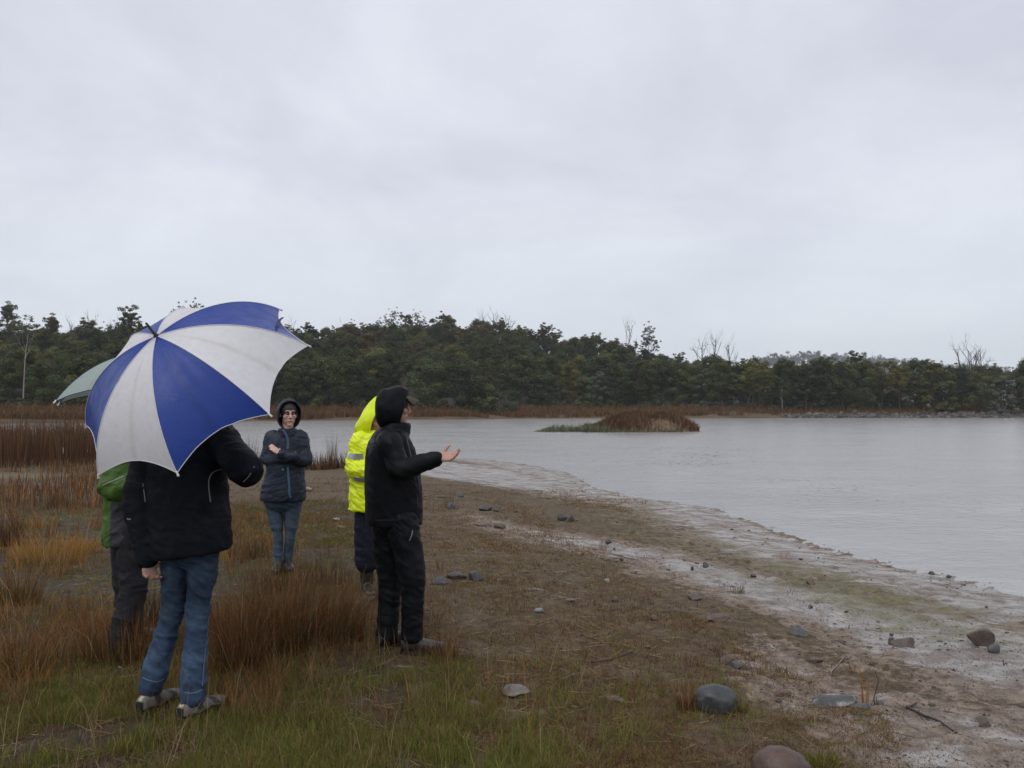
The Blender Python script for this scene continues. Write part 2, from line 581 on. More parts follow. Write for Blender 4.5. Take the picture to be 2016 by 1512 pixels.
# scraps of peat and litter lying on it
spk = N(nt, 'ShaderNodeMapRange', interpolation_type='SMOOTHSTEP', inputs={1: 0.58, 2: 0.68, 3: 0.0, 4: 0.7})
L(nt, nC, spk.inputs[0])
c = mixc(spk.outputs[0], c, (0.060, 0.043, 0.031))
c = mixc(sb.outputs[1], c, farr.outputs[0])
c = mixc(sb.outputs[2], c, (0.040, 0.032, 0.020))
hv = N(nt, 'ShaderNodeMapRange', inputs={1: 0.3, 2: 0.7, 3: 0.78, 4: 1.22})
L(nt, nD, hv.inputs[0])
sc_ = N(nt, 'ShaderNodeVectorMath', operation='SCALE')
L(nt, c, sc_.inputs[0])
L(nt, hv.outputs[0], sc_.inputs['Scale'])
L(nt, sc_.outputs[0], b.inputs['Base Color'])
rr = N(nt, 'ShaderNodeMapRange', inputs={1: 0.0, 2: 1.0, 3: 0.82, 4: 0.42})
L(nt, f_pale, rr.inputs[0])
L(nt, rr.outputs[0], b.inputs['Roughness'])
b.inputs['Specular IOR Level'].default_value = 0.35
hadd = N(nt, 'ShaderNodeMath', operation='MULTIPLY_ADD', inputs={1: 0.5})
L(nt, nC, hadd.inputs[0])
L(nt, nB, hadd.inputs[2])
bp = N(nt, 'ShaderNodeBump', inputs={'Strength': 0.8, 'Distance': 0.03})
L(nt, hadd.outputs[0], bp.inputs['Height'])
L(nt, bp.outputs[0], b.inputs['Normal'])
ground = tag(obj('ground', me, m), 'brown and sandy lake shore ground rising to a wooded hill', kind='structure')

# ------------------------------------------------------------------ water
wx = np.concatenate([np.linspace(-120, 200, 65)])
wy = np.linspace(-20, 150, 41)
WX, WY = np.meshgrid(wx, wy)
V = np.stack([WX.ravel(), WY.ravel(), np.full(WX.size, WATER_Z)], -1)
ii = (np.arange(len(wy) - 1)[:, None] * len(wx) + np.arange(len(wx) - 1)[None, :]).ravel()
Q = np.stack([ii, ii + 1, ii + 1 + len(wx), ii + len(wx)], -1)
me = mesh_np('water', V, Q, smooth=True)
m, nt, b = new_mat('water')
tc = N(nt, 'ShaderNodeTexCoord')
b.inputs['Base Color'].default_value = (0.37, 0.365, 0.355, 1)
b.inputs['IOR'].default_value = 1.33
b.inputs['Specular IOR Level'].default_value = 0.5
b.inputs['Roughness'].default_value = 0.16


def wnoise(scale, st, det=4.0, rough=0.55, rot=0.0):
    mp = N(nt, 'ShaderNodeMapping', inputs={'Scale': st, 'Rotation': (0, 0, rot)})
    L(nt, tc.outputs['Object'], mp.inputs['Vector'])
    n = N(nt, 'ShaderNodeTexNoise', inputs={'Scale': scale, 'Detail': det, 'Roughness': rough})
    L(nt, mp.outputs[0], n.inputs['Vector'])
    return n.outputs['Fac']


wa = wnoise(7.5, (0.85, 1.15, 1), 5, 0.65, 0.12)
wb = wnoise(11.0, (0.7, 1.3, 1), 3, 0.6, -0.2)
wc = wnoise(0.30, (0.55, 1.1, 1), 6, 0.7)
amp = N(nt, 'ShaderNodeMapRange', inputs={1: 0.38, 2: 0.66, 3: 0.55, 4: 1.7})
L(nt, wc, amp.inputs[0])
# rain rings
vor = N(nt, 'ShaderNodeTexVoronoi', inputs={'Scale': 2.3, 'Randomness': 1.0})
L(nt, tc.outputs['Object'], vor.inputs['Vector'])
sn = N(nt, 'ShaderNodeMath', operation='SINE')
mu = N(nt, 'ShaderNodeMath', operation='MULTIPLY', inputs={1: 95.0})
L(nt, vor.outputs['Distance'], mu.inputs[0])
L(nt, mu.outputs[0], sn.inputs[0])
fa = N(nt, 'ShaderNodeMapRange', inputs={1: 0.0, 2: 0.22, 3: 0.22, 4: 0.0})
L(nt, vor.outputs['Distance'], fa.inputs[0])
ring = N(nt, 'ShaderNodeMath', operation='MULTIPLY')
L(nt, sn.outputs[0], ring.inputs[0])
L(nt, fa.outputs[0], ring.inputs[1])
s1 = N(nt, 'ShaderNodeMath', operation='MULTIPLY_ADD', inputs={1: 0.35})
L(nt, wb, s1.inputs[0])
L(nt, wa, s1.inputs[2])
s2 = N(nt, 'ShaderNodeMath', operation='MULTIPLY')
L(nt, s1.outputs[0], s2.inputs[0])
L(nt, amp.outputs[0], s2.inputs[1])
s3 = N(nt, 'ShaderNodeMath', operation='MULTIPLY_ADD', inputs={1: 0.5})
L(nt, ring.outputs[0], s3.inputs[0])
L(nt, s2.outputs[0], s3.inputs[2])
bp = N(nt, 'ShaderNodeBump', inputs={'Strength': 0.55, 'Distance': 0.035})
L(nt, s3.outputs[0], bp.inputs['Height'])
L(nt, bp.outputs[0], b.inputs['Normal'])
water = tag(obj('water', me, m), 'grey rain-rippled lake water', kind='structure')

# ------------------------------------------------------------------ trees


def tube_np(path, radii, n=6):
    """tapered tube along a path"""
    P = np.asarray(path, dtype=np.float64)
    Rd = np.asarray(radii, dtype=np.float64)
    T = np.gradient(P, axis=0)
    T /= np.linalg.norm(T, axis=1)[:, None] + 1e-9
    up = np.array([0.31, 0.17, 0.93])
    X = np.cross(T, up)
    bad = np.linalg.norm(X, axis=1) < 0.1
    X[bad] = np.cross(T[bad], [1.0, 0, 0])
    X /= np.linalg.norm(X, axis=1)[:, None]
    Y = np.cross(T, X)
    a = np.linspace(0, 2 * np.pi, n, endpoint=False)
    V = P[:, None, :] + Rd[:, None, None] * (np.cos(a)[None, :, None] * X[:, None, :] + np.sin(a)[None, :, None] * Y[:, None, :])
    V = V.reshape(-1, 3)
    k = len(P)
    i = (np.arange(k - 1)[:, None] * n + np.arange(n)[None, :]).ravel()
    j = (np.arange(k - 1)[:, None] * n + (np.arange(n)[None, :] + 1) % n).ravel()
    Tq = np.concatenate([np.stack([i, j, j + n], -1), np.stack([i, j + n, i + n], -1)])
    return V, Tq


def join_np(lst):
    Vs, Ts, o = [], [], 0
    for V, T in lst:
        Vs.append(V)
        Ts.append(T + o)
        o += len(V)
    return np.vstack(Vs), np.vstack(Ts)


def wander(p, d, length, k, rs, bend=0.25, lift=0.0):
    pts = [np.array(p, dtype=float)]
    d = np.array(d, dtype=float)
    d /= np.linalg.norm(d)
    for _ in range(k):
        d = d + rs.normal(0, bend, 3) / k ** 0.5
        d[2] += lift / k
        d /= np.linalg.norm(d)
        pts.append(pts[-1] + d * length / k)
    return np.array(pts), d


def skeleton(h, rs, spread=0.5, nbr=7, trunk_r=0.16, first=0.4, fine=2, lift=0.3, blen=0.4, trunks=1):
    """trunk tubes, limb tubes and the limb ends"""
    trunk, limbs, ends = [], [], []
    for q in range(trunks):
        ln = 0.0 if trunks == 1 else 0.28
        az = q * 2 * np.pi / trunks + rs.uniform(0, 1)
        pts, d = wander((0, 0, -0.3), (ln * np.cos(az) + rs.normal(0, .05), ln * np.sin(az) + rs.normal(0, .05), 1), h * 0.86, 9, rs, 0.16, 0.1)
        rr = trunk_r * (1 - np.linspace(0, 1, 10) * 0.8)
        trunk.append(tube_np(pts, rr, 7))
        ends.append(pts[-1])
        nb = max(3, nbr // trunks)
        for i in range(nb):
            t = first + (0.97 - first) * (i + rs.uniform(0.1, 0.9)) / nb
            k = t * 9
            a = int(k)
            base = pts[a] + (pts[min(a + 1, 9)] - pts[a]) * (k - a)
            th = rs.uniform(0, 2 * np.pi)
            dr = np.array([np.cos(th) * spread, np.sin(th) * spread, rs.uniform(0.3, 0.9)])
            bl = h * blen * (1.15 - 0.6 * t) * rs.uniform(0.7, 1.2)
            bp_, d2 = wander(base, dr, bl, 5, rs, 0.35, lift)
            r0 = trunk_r * (1 - t * 0.8) * 0.55
            limbs.append(tube_np(bp_, r0 * (1 - np.linspace(0, 1, 6) * 0.75), 5))
            ends.append(bp_[-1])
            for f in range(fine):
                kk = rs.integers(2, 5)
                dr2 = d2 + rs.normal(0, 0.6, 3)
                fp, d3 = wander(bp_[kk], dr2, bl * rs.uniform(0.35, 0.65), 4, rs, 0.35, lift)
                limbs.append(tube_np(fp, r0 * 0.5 * (1 - np.linspace(0, 1, 5) * 0.8), 4))
                ends.append(fp[-1])
                if fine > 2:
                    for g in range(1):
                        tp, _ = wander(fp[rs.integers(1, 4)], d3 + rs.normal(0, 0.7, 3), bl * rs.uniform(0.18, 0.35), 3, rs, 0.3, lift)
                        limbs.append(tube_np(tp, r0 * 0.34 * (1 - np.linspace(0, 1, 4) * 0.7), 3))
    return join_np(trunk), join_np(limbs), np.array(ends)


def leaves(centres, radii, per, size, rs, squash=0.75, droop=0.0):
    """small leaf-spray faces spread through clumps"""
    C = np.repeat(centres, per, axis=0)
    Rc = np.repeat(radii, per)
    n = len(C)
    d = rs.normal(0, 1, (n, 3))
    d /= np.linalg.norm(d, axis=1)[:, None]
    rad_ = rs.uniform(0.2, 1.0, n) ** 0.45 * rs.uniform(0.85, 1.12, n)
    P = C + d * (Rc * rad_)[:, None] * np.array([1, 1, squash])
    nrm = d * 1.15 + rs.normal(0, 0.38, (n, 3)) + np.array([0, 0, 0.25])
    nrm /= np.linalg.norm(nrm, axis=1)[:, None]
    t = np.cross(nrm, rs.normal(0, 1, (n, 3)))
    t[:, 2] -= droop
    t /= np.linalg.norm(t, axis=1)[:, None] + 1e-9
    s = np.cross(nrm, t)
    sl = size * rs.uniform(0.6, 1.4, n)[:, None]
    V = np.stack([P - t * sl, P + s * sl * 0.5, P + t * sl, P - s * sl * 0.5], 1).reshape(-1, 3)
    Q = np.arange(4 * n).reshape(-1, 4)
    T = np.concatenate([Q[:, [0, 1, 2]], Q[:, [0, 2, 3]]])
    cl = np.repeat(rs.uniform(0.72, 1.28, len(centres)), per) * rs.uniform(0.8, 1.2, n)
    hue = np.repeat(rs.normal(0, 0.10, len(centres)), per)
    col = np.stack([cl * (1 + hue), cl, cl * (1 - 0.6 * hue)], -1)
    return V, T, np.repeat(col, 4, axis=0)


PROTO = {}


def proto_wattle(key, h, w, seed, n_cl=40, low=0.12, per=230, size=0.165):
    """dense rounded tree, leafy almost to the ground"""
    rs = np.random.default_rng(seed)
    tr, lb, ends = skeleton(h, rs, 0.8, 8, 0.13, 0.25, 2)
    cs, rr = [], []
    while len(cs) < n_cl:
        z = rs.uniform(low, 1.0)
        prof = math.sin(math.pi * min(1, (z - low) / (1 - low) * 0.82 + 0.16)) ** 0.7
        th = rs.uniform(0, 2 * np.pi)
        q = rs.uniform(0.35, 1.0) ** 0.5
        lob = 1 + 0.25 * math.sin(2 * th + seed) + 0.15 * math.sin(3 * th + 2.1 * seed + 5 * z)
        cs.append((math.cos(th) * w * prof * q * lob, math.sin(th) * w * prof * q * lob, h * z - 0.2 + rs.normal(0, 0.2)))
        rr.append(w * rs.uniform(0.2, 0.42))
    V, T, c_ = leaves(np.array(cs), np.array(rr), per, size, rs)
    PROTO[key] = (tr, lb, (V, T, c_), M_bark)


def proto_gum(key, h, w, seed, per=70, nbr=11, pale=False, cl_r=(0.3, 0.85), first=0.34, size=0.16):
    """taller open tree, foliage in separate clumps at the limb ends"""
    rs = np.random.default_rng(seed)
    tr, lb, ends = skeleton(h, rs, w, nbr, 0.17, first, 3, 0.5, 0.34)
    ends = ends[rs.uniform(0, 1, len(ends)) < 0.9]
    cs = np.repeat(ends, 3, axis=0) + rs.normal(0, 0.55, (len(ends) * 3, 3)) * np.array([1, 1, 0.7])
    rr = rs.uniform(cl_r[0], cl_r[1], len(cs))
    V, T, c_ = leaves(cs, rr, per, size, rs, 0.55, 0.3)
    PROTO[key] = (tr, lb, (V, T, c_), M_bark_pale if pale else M_bark)


def proto_dead(key, h, seed, nbr=10, spread=0.5, trunks=1, pale=False, tr_r=0.24, blen=0.4):
    rs = np.random.default_rng(seed)
    tr, lb, ends = skeleton(h, rs, spread, nbr, tr_r, 0.35, 3, 0.55, blen, trunks)
    PROTO[key] = (tr, lb, None, M_bark_pale if pale else M_bark_dead)


for i, (h, w) in enumerate([(9.5, 3.3), (8.0, 3.6), (10.5, 3.0), (7.0, 2.7), (9.0, 4.0)]):
    proto_wattle('wattle%d' % i, h, w, 40 + i, low=0.16 if i != 3 else 0.05)
proto_wattle('cone', 7.5, 1.7, 61, 34, 0.05, 170, 0.15)
proto_wattle('shrub', 3.4, 1.9, 62, 20, 0.02, 150, 0.14)
for i, (h, w) in enumerate([(13.0, 0.65), (11.5, 0.8), (14.5, 0.55), (12.0, 0.75)]):
    proto_gum('gum%d' % i, h, w, 80 + i, per=70)
proto_gum('thin_gum', 13.5, 0.6, 91, per=20, nbr=12, cl_r=(0.3, 0.6), first=0.36)
proto_gum('white_gum', 16.0, 0.6, 92, per=15, nbr=7, pale=True, cl_r=(0.35, 0.7), first=0.62)
for i, (h, sp, trn) in enumerate([(12.0, 0.5, 1), (10.5, 0.75, 1), (13.0, 0.45, 1)]):
    proto_dead('dead%d' % i, h, 100 + i, 10, sp, trn)
proto_dead('dead_multi', 12.5, 110, 15, 0.55, 3, tr_r=0.34, blen=0.5)
proto_dead('dead_pale', 9.0, 112, 8, 0.5, 1, pale=True)

PMESH = {}
for k_, (tr, lb, lf, bm_) in PROTO.items():
    t_me = mesh_np('trunk', tr[0], tr[1], smooth=True)
    t_me.materials.append(bm_)
    l_me = mesh_np('limbs', lb[0], lb[1], smooth=True)
    l_me.materials.append(bm_)
    c_me = None
    if lf is not None:
        c_me = mesh_np('crown', lf[0], lf[1], col=lf[2])
        c_me.materials.append(M_leaf)
    PMESH[k_] = (t_me, l_me, c_me)

TREE_NAME = {'w': 'wattle_tree', 'c': 'wattle_tree', 's': 'shrub', 'g': 'gum_tree', 't': 'gum_tree', 'd': 'dead_tree'}


def tree(key, x, y, sc, color, label, group, rot=None, z=None, wide=1.0):
    nm = 'gum_tree' if 'gum' in key else 'dead_tree' if 'dead' in key else 'shrub' if key == 'shrub' else 'wattle_tree'
    e = empty(nm, (x, y, (gz(x, y) if z is None else z) - 0.05))
    e.rotation_euler = (0, 0, rng.uniform(0, 6.28) if rot is None else rot)
    e.scale = (sc * wide, sc * wide, sc)
    tag(e, label, 'shrub' if nm == 'shrub' else 'tree', group)
    t_me, l_me, c_me = PMESH[key]
    obj('trunk', t_me, None, e)
    if key not in ('shrub', 'cone'):
        obj('limbs', l_me, None, e)
    if c_me is not None:
        c_ = obj('crown', c_me, None, e)
        c_.color = (*color, 1)
    return e


DARK = (0.045, 0.060, 0.026)
MID = (0.068, 0.084, 0.032)
OLIVE = (0.095, 0.098, 0.034)
YELLOW = (0.135, 0.128, 0.040)
BROWN = (0.105, 0.078, 0.040)
GREY = (0.115, 0.140, 0.105)
CNAME = {DARK: 'dark green', MID: 'mid green', OLIVE: 'olive green', YELLOW: 'yellowish green', BROWN: 'brownish', GREY: 'pale grey-green'}


def jit(c):
    v = rng.uniform(0.78, 1.28)
    return (c[0] * v * rng.uniform(0.92, 1.1), c[1] * v, c[2] * v * rng.uniform(0.85, 1.1))


def zone_of(px):
    for lim, s in ((60, 'at the left edge'), (180, 'left of the green umbrella'), (400, 'left behind the umbrella'), (600, 'right behind the umbrella'), (690, 'above the folded-arms person'), (800, 'behind the yellow hood'), (900, 'just right of the speaker'),
                   (1020, 'above the speaker\'s hand'), (1140, 'left of the island'), (1270, 'behind the island'), (1400, 'right behind the island'), (1500, 'by the yellow gums'), (1600, 'left of the rock bank'), (1720, 'behind the rock bank\'s start'),
                   (1850, 'behind the rock bank\'s middle'), (3000, 'by the right edge')):
        if px < lim:
            return s


def tx(px, y):
    return (px - 1008) / F * y


# --- front row along the far bank (placed one by one)
FR = [  # px, distance, kind, scale, colour, width
    (-20, 116, 'wattle1', 1.0, DARK, 1), (45, 114, 'wattle0', 0.95, MID, 1), (110, 112, 'wattle4', 0.9, MID, 1), (165, 115, 'wattle3', 1.2, MID, 1), (235, 116, 'wattle2', 1.0, DARK, 1),
    (300, 118, 'wattle1', 1.0, DARK, 1), (370, 118, 'wattle0', 1.0, DARK, 1), (440, 120, 'wattle4', 1.0, MID, 1), (510, 122, 'wattle2', 0.9, DARK, 1), (565, 124, 'wattle0', 0.85, MID, 1),
    (610, 127, 'wattle3', 1.15, DARK, 1), (652, 127, 'wattle1', 1.0, MID, 1.1), (690, 127, 'wattle4', 1.0, DARK, 1), (735, 130, 'wattle0', 0.95, DARK, 1), (850, 131, 'wattle4', 0.98, MID, 1.1),
    (905, 131, 'wattle1', 1.05, DARK, 1.1), (958, 131, 'shrub', 1.5, MID, 1.4), (985, 129, 'shrub', 1.1, DARK, 1.1), (1025, 146, 'wattle0', 1.05, DARK, 1.2), (1078, 150, 'wattle3', 1.05, DARK, 1),
    (1122, 152, 'wattle2', 0.92, YELLOW, 0.8), (1150, 147, 'wattle3', 0.95, MID, 0.85), (1178, 150, 'cone', 1.0, GREY, 1.1), (1215, 152, 'wattle4', 1.0, DARK, 1), (1260, 150, 'wattle0', 0.98, MID, 1),
    (1310, 150, 'wattle1', 1.12, DARK, 1), (1352, 148, 'wattle2', 0.9, MID, 1), (1388, 147, 'cone', 1.05, GREY, 1.2), (1420, 146, 'wattle0', 0.92, MID, 1.05), (1470, 145, 'gum1', 0.80, YELLOW, 1.25),
    (1500, 146, 'gum3', 0.72, YELLOW, 1.1), (1545, 148, 'wattle2', 0.95, DARK, 1), (1585, 146, 'cone', 1.15, DARK, 1.2), (1620, 146, 'wattle0', 1.02, DARK, 1), (1660, 145, 'gum0', 0.76, MID, 1.1),
    (1700, 144, 'wattle2', 0.95, MID, 1), (1735, 145, 'gum2', 0.66, OLIVE, 1.2), (1772, 144, 'gum3', 0.72, YELLOW, 1.1), (1790, 147, 'wattle3', 1.1, DARK, 1), (1842, 143, 'cone', 1.25, OLIVE, 1.5),
    (1890, 146, 'wattle1', 0.98, DARK, 1), (1925, 144, 'wattle4', 0.86, OLIVE, 1), (1972, 140, 'cone', 0.98, GREY, 1.25), (2030, 139, 'wattle2', 1.0, DARK, 1), (2075, 141, 'wattle0', 1.0, DARK, 1), (2120, 141, 'wattle1', 1.0, MID, 1)]
SPECIAL = {958: 'broad bushy shrub hanging over the far bank just right of the speaker', 985: 'small dark shrub at the water edge beside the broad bushy shrub', 1122: 'yellowish narrow tree standing behind the left tip of the island',
           1178: 'pale grey-green sapling beside the yellowish narrow tree', 1388: 'pale grey-green sapling right of the island on the far bank', 1470: 'tall yellow-green gum at the foot of the hill right of the island',
           1500: 'shorter yellow-green gum leaning beside the tall yellow-green gum', 1972: 'pale silvery-green conical tree at the far right above the rock bank', 1772: 'yellowish gum behind the middle of the rock bank',
           1842: 'wide olive conical tree below the black dead tree'}
SPECIAL[1772] = 'yellowish open gum behind the middle of the rock bank'
ORD = {}
for px, y, k, s, c, w in FR:
    zn = zone_of(px)
    kn = 'gum tree' if 'gum' in k else 'conical wattle' if k == 'cone' else 'rounded wattle tree'
    lab = SPECIAL.get(px, '%s %s on far bank %s' % (CNAME[c], kn, zn))
    tree(k, tx(px, y), y, s, jit(c), lab, 'front row trees, ' + zn, wide=w)

# --- rows climbing the hill, thinned to what shows
cnt = 0
row_y = 128.0
HB = np.array([[-40, 0], [0, 0]])
while row_y < 262:
    step = 52 * 130.0 / row_y * 1.05
    px = -60 + rng.uniform(0, step)
    while px < 2100:
        x = tx(px, row_y)
        yy = row_y + rng.uniform(-4, 4)
        start = float(np.interp(px, [0, 500, 700, 900, 1000, 1100, 2016], [126, 130, 136, 142, 158, 160, 152]))
        stop = float(np.interp(px, [0, 1000, 1250, 1400, 1600, 2016], [250, 258, 240, 215, 190, 172]))
        if yy > start and yy < stop :
            t = (yy - start) / max(1, stop - start)
            r_ = rng.uniform()
            if px < 560 and t > 0.35 and r_ < 0.5:
                k, s = ['gum0', 'gum1', 'gum2', 'gum3'][rng.integers(4)], rng.uniform(0.75, 1.0)
            elif r_ < 0.4:
                k, s = ['gum0', 'gum3', 'gum1'][rng.integers(3)], rng.uniform(0.68, 0.86)
            else:
                k, s = 'wattle%d' % rng.integers(5), rng.uniform(0.82, 1.12)
            q = rng.uniform()
            brown_zone = math.exp(-((px - 780) / 190) ** 2) * (0.3 < t < 0.95)
            c = BROWN if q < 0.04 + 0.4 * brown_zone else OLIVE if q < 0.24 + 0.35 * brown_zone else YELLOW if q < 0.27 else MID if q < 0.62 else DARK
            band = 'at hill foot' if t < 0.25 else 'on lower slope' if t < 0.5 else 'on upper slope' if t < 0.75 else 'near the crest'
            zn = zone_of(px)
            kn = 'open gum tree' if 'gum' in k else 'rounded tree'
            tree(k, tx(px, yy), yy, s, jit(c), '%s %s %s %s' % (CNAME[c], kn, band, zn), 'trees %s %s' % (band, zn))
            cnt += 1
        px += step * rng.uniform(0.75, 1.3) * (0.8 if row_y > 225 else 1.0)
    row_y += 11.0

# --- trees that stand out against the sky or by their bark
EM = [  # px of the stem, picture y of the top, distance, kind, colour, label
    (12, 588, 205, 'gum2', MID, 'tall open gum cut by the left edge of the picture'),
    (46, 620, 109, 'white_gum', MID, 'white-stemmed leaning gum left of the green umbrella'),
    (98, 655, 170, 'gum0', MID, 'dark round-headed gum right of the white-stemmed gum'),
    (134, 612, 190, 'dead1', DARK, 'pale bare dead tree rising left of the umbrella shaft'),
    (165, 603, 215, 'dead2', DARK, 'thin bare pole-like dead tree left of the bushy skyline gum'),
    (205, 628, 185, 'thin_gum', MID, 'thin-crowned gum between bare trees left of the umbrella tip'),
    (250, 597, 190, 'gum3', MID, 'bushy skyline gum just left of the umbrella tip'),
    (222, 612, 200, 'dead0', DARK, 'bare grey tree with fine twigs beside the bushy skyline gum'),
    (345, 588, 200, 'thin_gum', MID, 'sparse gum showing its top above the white umbrella panel'),
    (388, 586, 205, 'thin_gum', OLIVE, 'wispy gum top, the farther right of two above the umbrella'),
    (575, 612, 185, 'dead1', DARK, 'bare twiggy dead tree right of the umbrella top'),
    (668, 622, 200, 'dead0', BROWN, 'brown twiggy dead tree in the dark wood above the standing woman'),
    (690, 625, 205, 'thin_gum', BROWN, 'brown half-bare gum above the yellow hood'),
    (742, 622, 235, 'thin_gum', OLIVE, 'spindly gum left of the tallest crest gum'),
    (768, 603, 228, 'thin_gum', OLIVE, 'tallest sparse gum on the crest above the speaker'),
    (800, 612, 235, 'gum2', OLIVE, 'crest gum just right of the tallest sparse gum'),
    (826, 607, 238, 'thin_gum', BROWN, 'half-bare crest gum between two leafy ones'),
    (862, 611, 235, 'gum1', OLIVE, 'flat-topped leafy gum on the crest right of the speaker'),
    (948, 603, 240, 'dead2', DARK, 'bare dead tree on the crest, first of the bare trio'),
    (968, 598, 240, 'dead0', DARK, 'tall bare dead tree on the crest, middle of the bare trio'),
    (1000, 606, 236, 'dead1', DARK, 'forked bare dead tree on the crest, last of the bare trio'),
    (985, 655, 205, 'dead_pale', DARK, 'pale dead stem standing in the wood below the bare trio'),
    (1232, 616, 236, 'dead2', DARK, 'lone bare dead tree on the crest above the island'),
    (1278, 632, 220, 'thin_gum', DARK, 'dark sparse gum leaning left on the falling crest'),
    (1382, 645, 205, 'dead1', DARK, 'twisted bare tree at the foot of the skyline slope, left of a pair'),
    (1402, 643, 205, 'dead2', DARK, 'bare tree with upright branches, right of a pair on the slope'),
    (1448, 652, 200, 'dead0', DARK, 'slim bare dead tree where the hill meets the flat skyline'),
    (1512, 684, 185, 'dead1', DARK, 'small bare tree above the dark wood left of the rock bank'),
    (1688, 688, 150, 'gum3', DARK, 'narrow leafy tree top poking above the wood behind the rock bank'),
    (1908, 650, 152, 'dead_multi', DARK, 'black many-stemmed dead tree towering over the right wood'),
    (1935, 668, 152, 'dead1', DARK, 'smaller bare tree right of the black many-stemmed dead tree'),
    (1725, 690, 200, 'dead0', DARK, 'faint bare tree behind the middle of the right wood'),
    (1540, 770, 146, 'dead_pale', DARK, 'thin pale stem in front of the dark wood left of the rock bank')]
for px, ytop, y, k, c, lab in EM:
    x = tx(px, y)
    z0 = gz(x, y)
    ztop = CAM_Z + (800 - ytop) / F * y
    V = PROTO[k][1][0]
    hh = max(V[:, 2].max(), PROTO[k][2][0][:, 2].max() if PROTO[k][2] else 0)
    s = (ztop - z0) / hh
    s2 = min(max(s, 0.55), 1.7)
    tree(k, x, y, s2, jit(c), lab, None, z=ztop - s2 * hh + 0.05 if s2 < s else None, wide=0.7 if 'dead' in k or k == 'thin_gum' else 0.85)

# --- low scrub between bank grass and wood
for i in range(84):
    px = rng.uniform(-40, 1560) if i < 46 else rng.uniform(1500, 2080)
    y = float(np.interp(px, [0, 600, 800, 1000, 1100, 1560], [104, 119, 122, 128, 138, 140])) + (rng.uniform(0, 6) if i < 46 else rng.uniform(6, 14))
    if 940 < px < 1000:
        continue
    zn = zone_of(px)
    q = rng.uniform()
    c = OLIVE if q < 0.4 else BROWN if q < 0.7 else MID
    if i >= 46:
        c = DARK if q < 0.6 else MID
    tree('shrub', tx(px, y), y, rng.uniform(0.3, 0.6) if i < 46 else rng.uniform(0.7, 1.15), jit(c), '%s scrub bush on far bank %s' % (CNAME[c], zn), 'low scrub bushes ' + zn)

# --- far hazy ridge: woods that read as one mass
rs = np.random.default_rng(5)
nt_ = 1100
fy = rs.uniform(1180, 1620, nt_)
fpx = rs.uniform(1330, 2300, nt_)
fx = (fpx - 1008) / F * fy
fz = height(fx, fy, False)
fh = rs.uniform(14, 28, nt_)
cs, rr, tub = [], [], []
for i in range(nt_):
    k = rs.integers(2, 5)
    for j in range(k):
        cs.append((fx[i] + rs.normal(0, 3), fy[i] + rs.normal(0, 3), fz[i] + fh[i] * rs.uniform(0.5, 1.0)))
        rr.append(rs.uniform(2.4, 5.0))
V, T, cc = leaves(np.array(cs), np.array(rr), 26, 1.5, rs)
far_wood = tag(obj('far_forest', mesh_np('far_forest', V, T, col=cc * np.array([0.05, 0.062, 0.04])), M_blade), 'hazy wooded ridge far behind the right wood', 'forest', kind='stuff')
st = []
for i in range(0, nt_, 2):
    st.append(tube_np([(fx[i], fy[i], fz[i] - 1), (fx[i] + rs.normal(0, .4), fy[i], fz[i] + fh[i] * 0.6), (fx[i] + rs.normal(0, .8), fy[i], fz[i] + fh[i] * 1.1)], [0.4, 0.3, 0.1], 4))
V, T = join_np(st)
obj('stems', mesh_np('stems', V, T), M_bark_dead, far_wood)

# --- trees that look alike are told apart by their order along the skyline
ALIKE = {}
for o in COL.objects:
    if o.parent is None and o.get('category') in ('tree', 'shrub'):
        ALIKE.setdefault(o['label'], []).append(o)
ORDN = ['first', 'second', 'third', 'fourth', 'fifth', 'sixth', 'seventh', 'eighth', 'ninth', 'tenth', 'eleventh', 'twelfth']
for lab, os_ in ALIKE.items():
    if len(os_) < 2:
        continue
    os_.sort(key=lambda o: o.location.x / o.location.y)
    for i, o in enumerate(os_):
        sfx = ('the left one' if i == 0 else 'the right one') if len(os_) == 2 else '%s from left' % ORDN[min(i, 11)]
        o['label'] = lab + ', ' + sfx

# ------------------------------------------------------------------ grass, rushes, reeds


def blades(P, h, w, az, lean, col, tipcol=None, tw=None):
    """one thin curved three-segment blade per root point"""
    n = len(P)
    h, w, lean = [np.broadcast_to(np.asarray(v, dtype=float), (n,)) for v in (h, w, lean)]
    dl = np.stack([np.cos(az), np.sin(az), np.zeros(n)], -1)
    fa_ = rng.uniform(0, np.pi, n) if tw is None else tw
    side = np.stack([np.cos(fa_), np.sin(fa_), np.zeros(n)], -1)
    pts = []
    for t in (0.0, 0.55, 1.0):
        c = P + dl * (h * lean * t ** 1.8)[:, None]
        c[:, 2] += h * t * np.sqrt(np.clip(1 - (lean * t * 0.8) ** 2, 0.08, 1))
        pts.append(c)
    s0 = side * (w / 2)[:, None]
    V = np.stack([pts[0] - s0, pts[0] + s0, pts[1] - s0 * 0.75, pts[1] + s0 * 0.75, pts[2]], 1).reshape(-1, 3)
    b_ = np.arange(n)[:, None] * 5
    T = np.concatenate([b_ + [0, 1, 2], b_ + [1, 3, 2], b_ + [2, 3, 4]])
    if tipcol is None:
        C = np.repeat(col, 5, axis=0)
    else:
        C = np.stack([col, col, col * 0.5 + tipcol * 0.5, col * 0.5 + tipcol * 0.5, tipcol], 1).reshape(-1, 3)
    return V, T, C


def join_c(lst):
    Vs, Ts, Cs, o = [], [], [], 0
    for V, T, C in lst:
        Vs.append(V)
        Ts.append(T + o)
        Cs.append(C)
        o += len(V)
    return np.vstack(Vs), np.vstack(Ts), np.vstack(Cs)


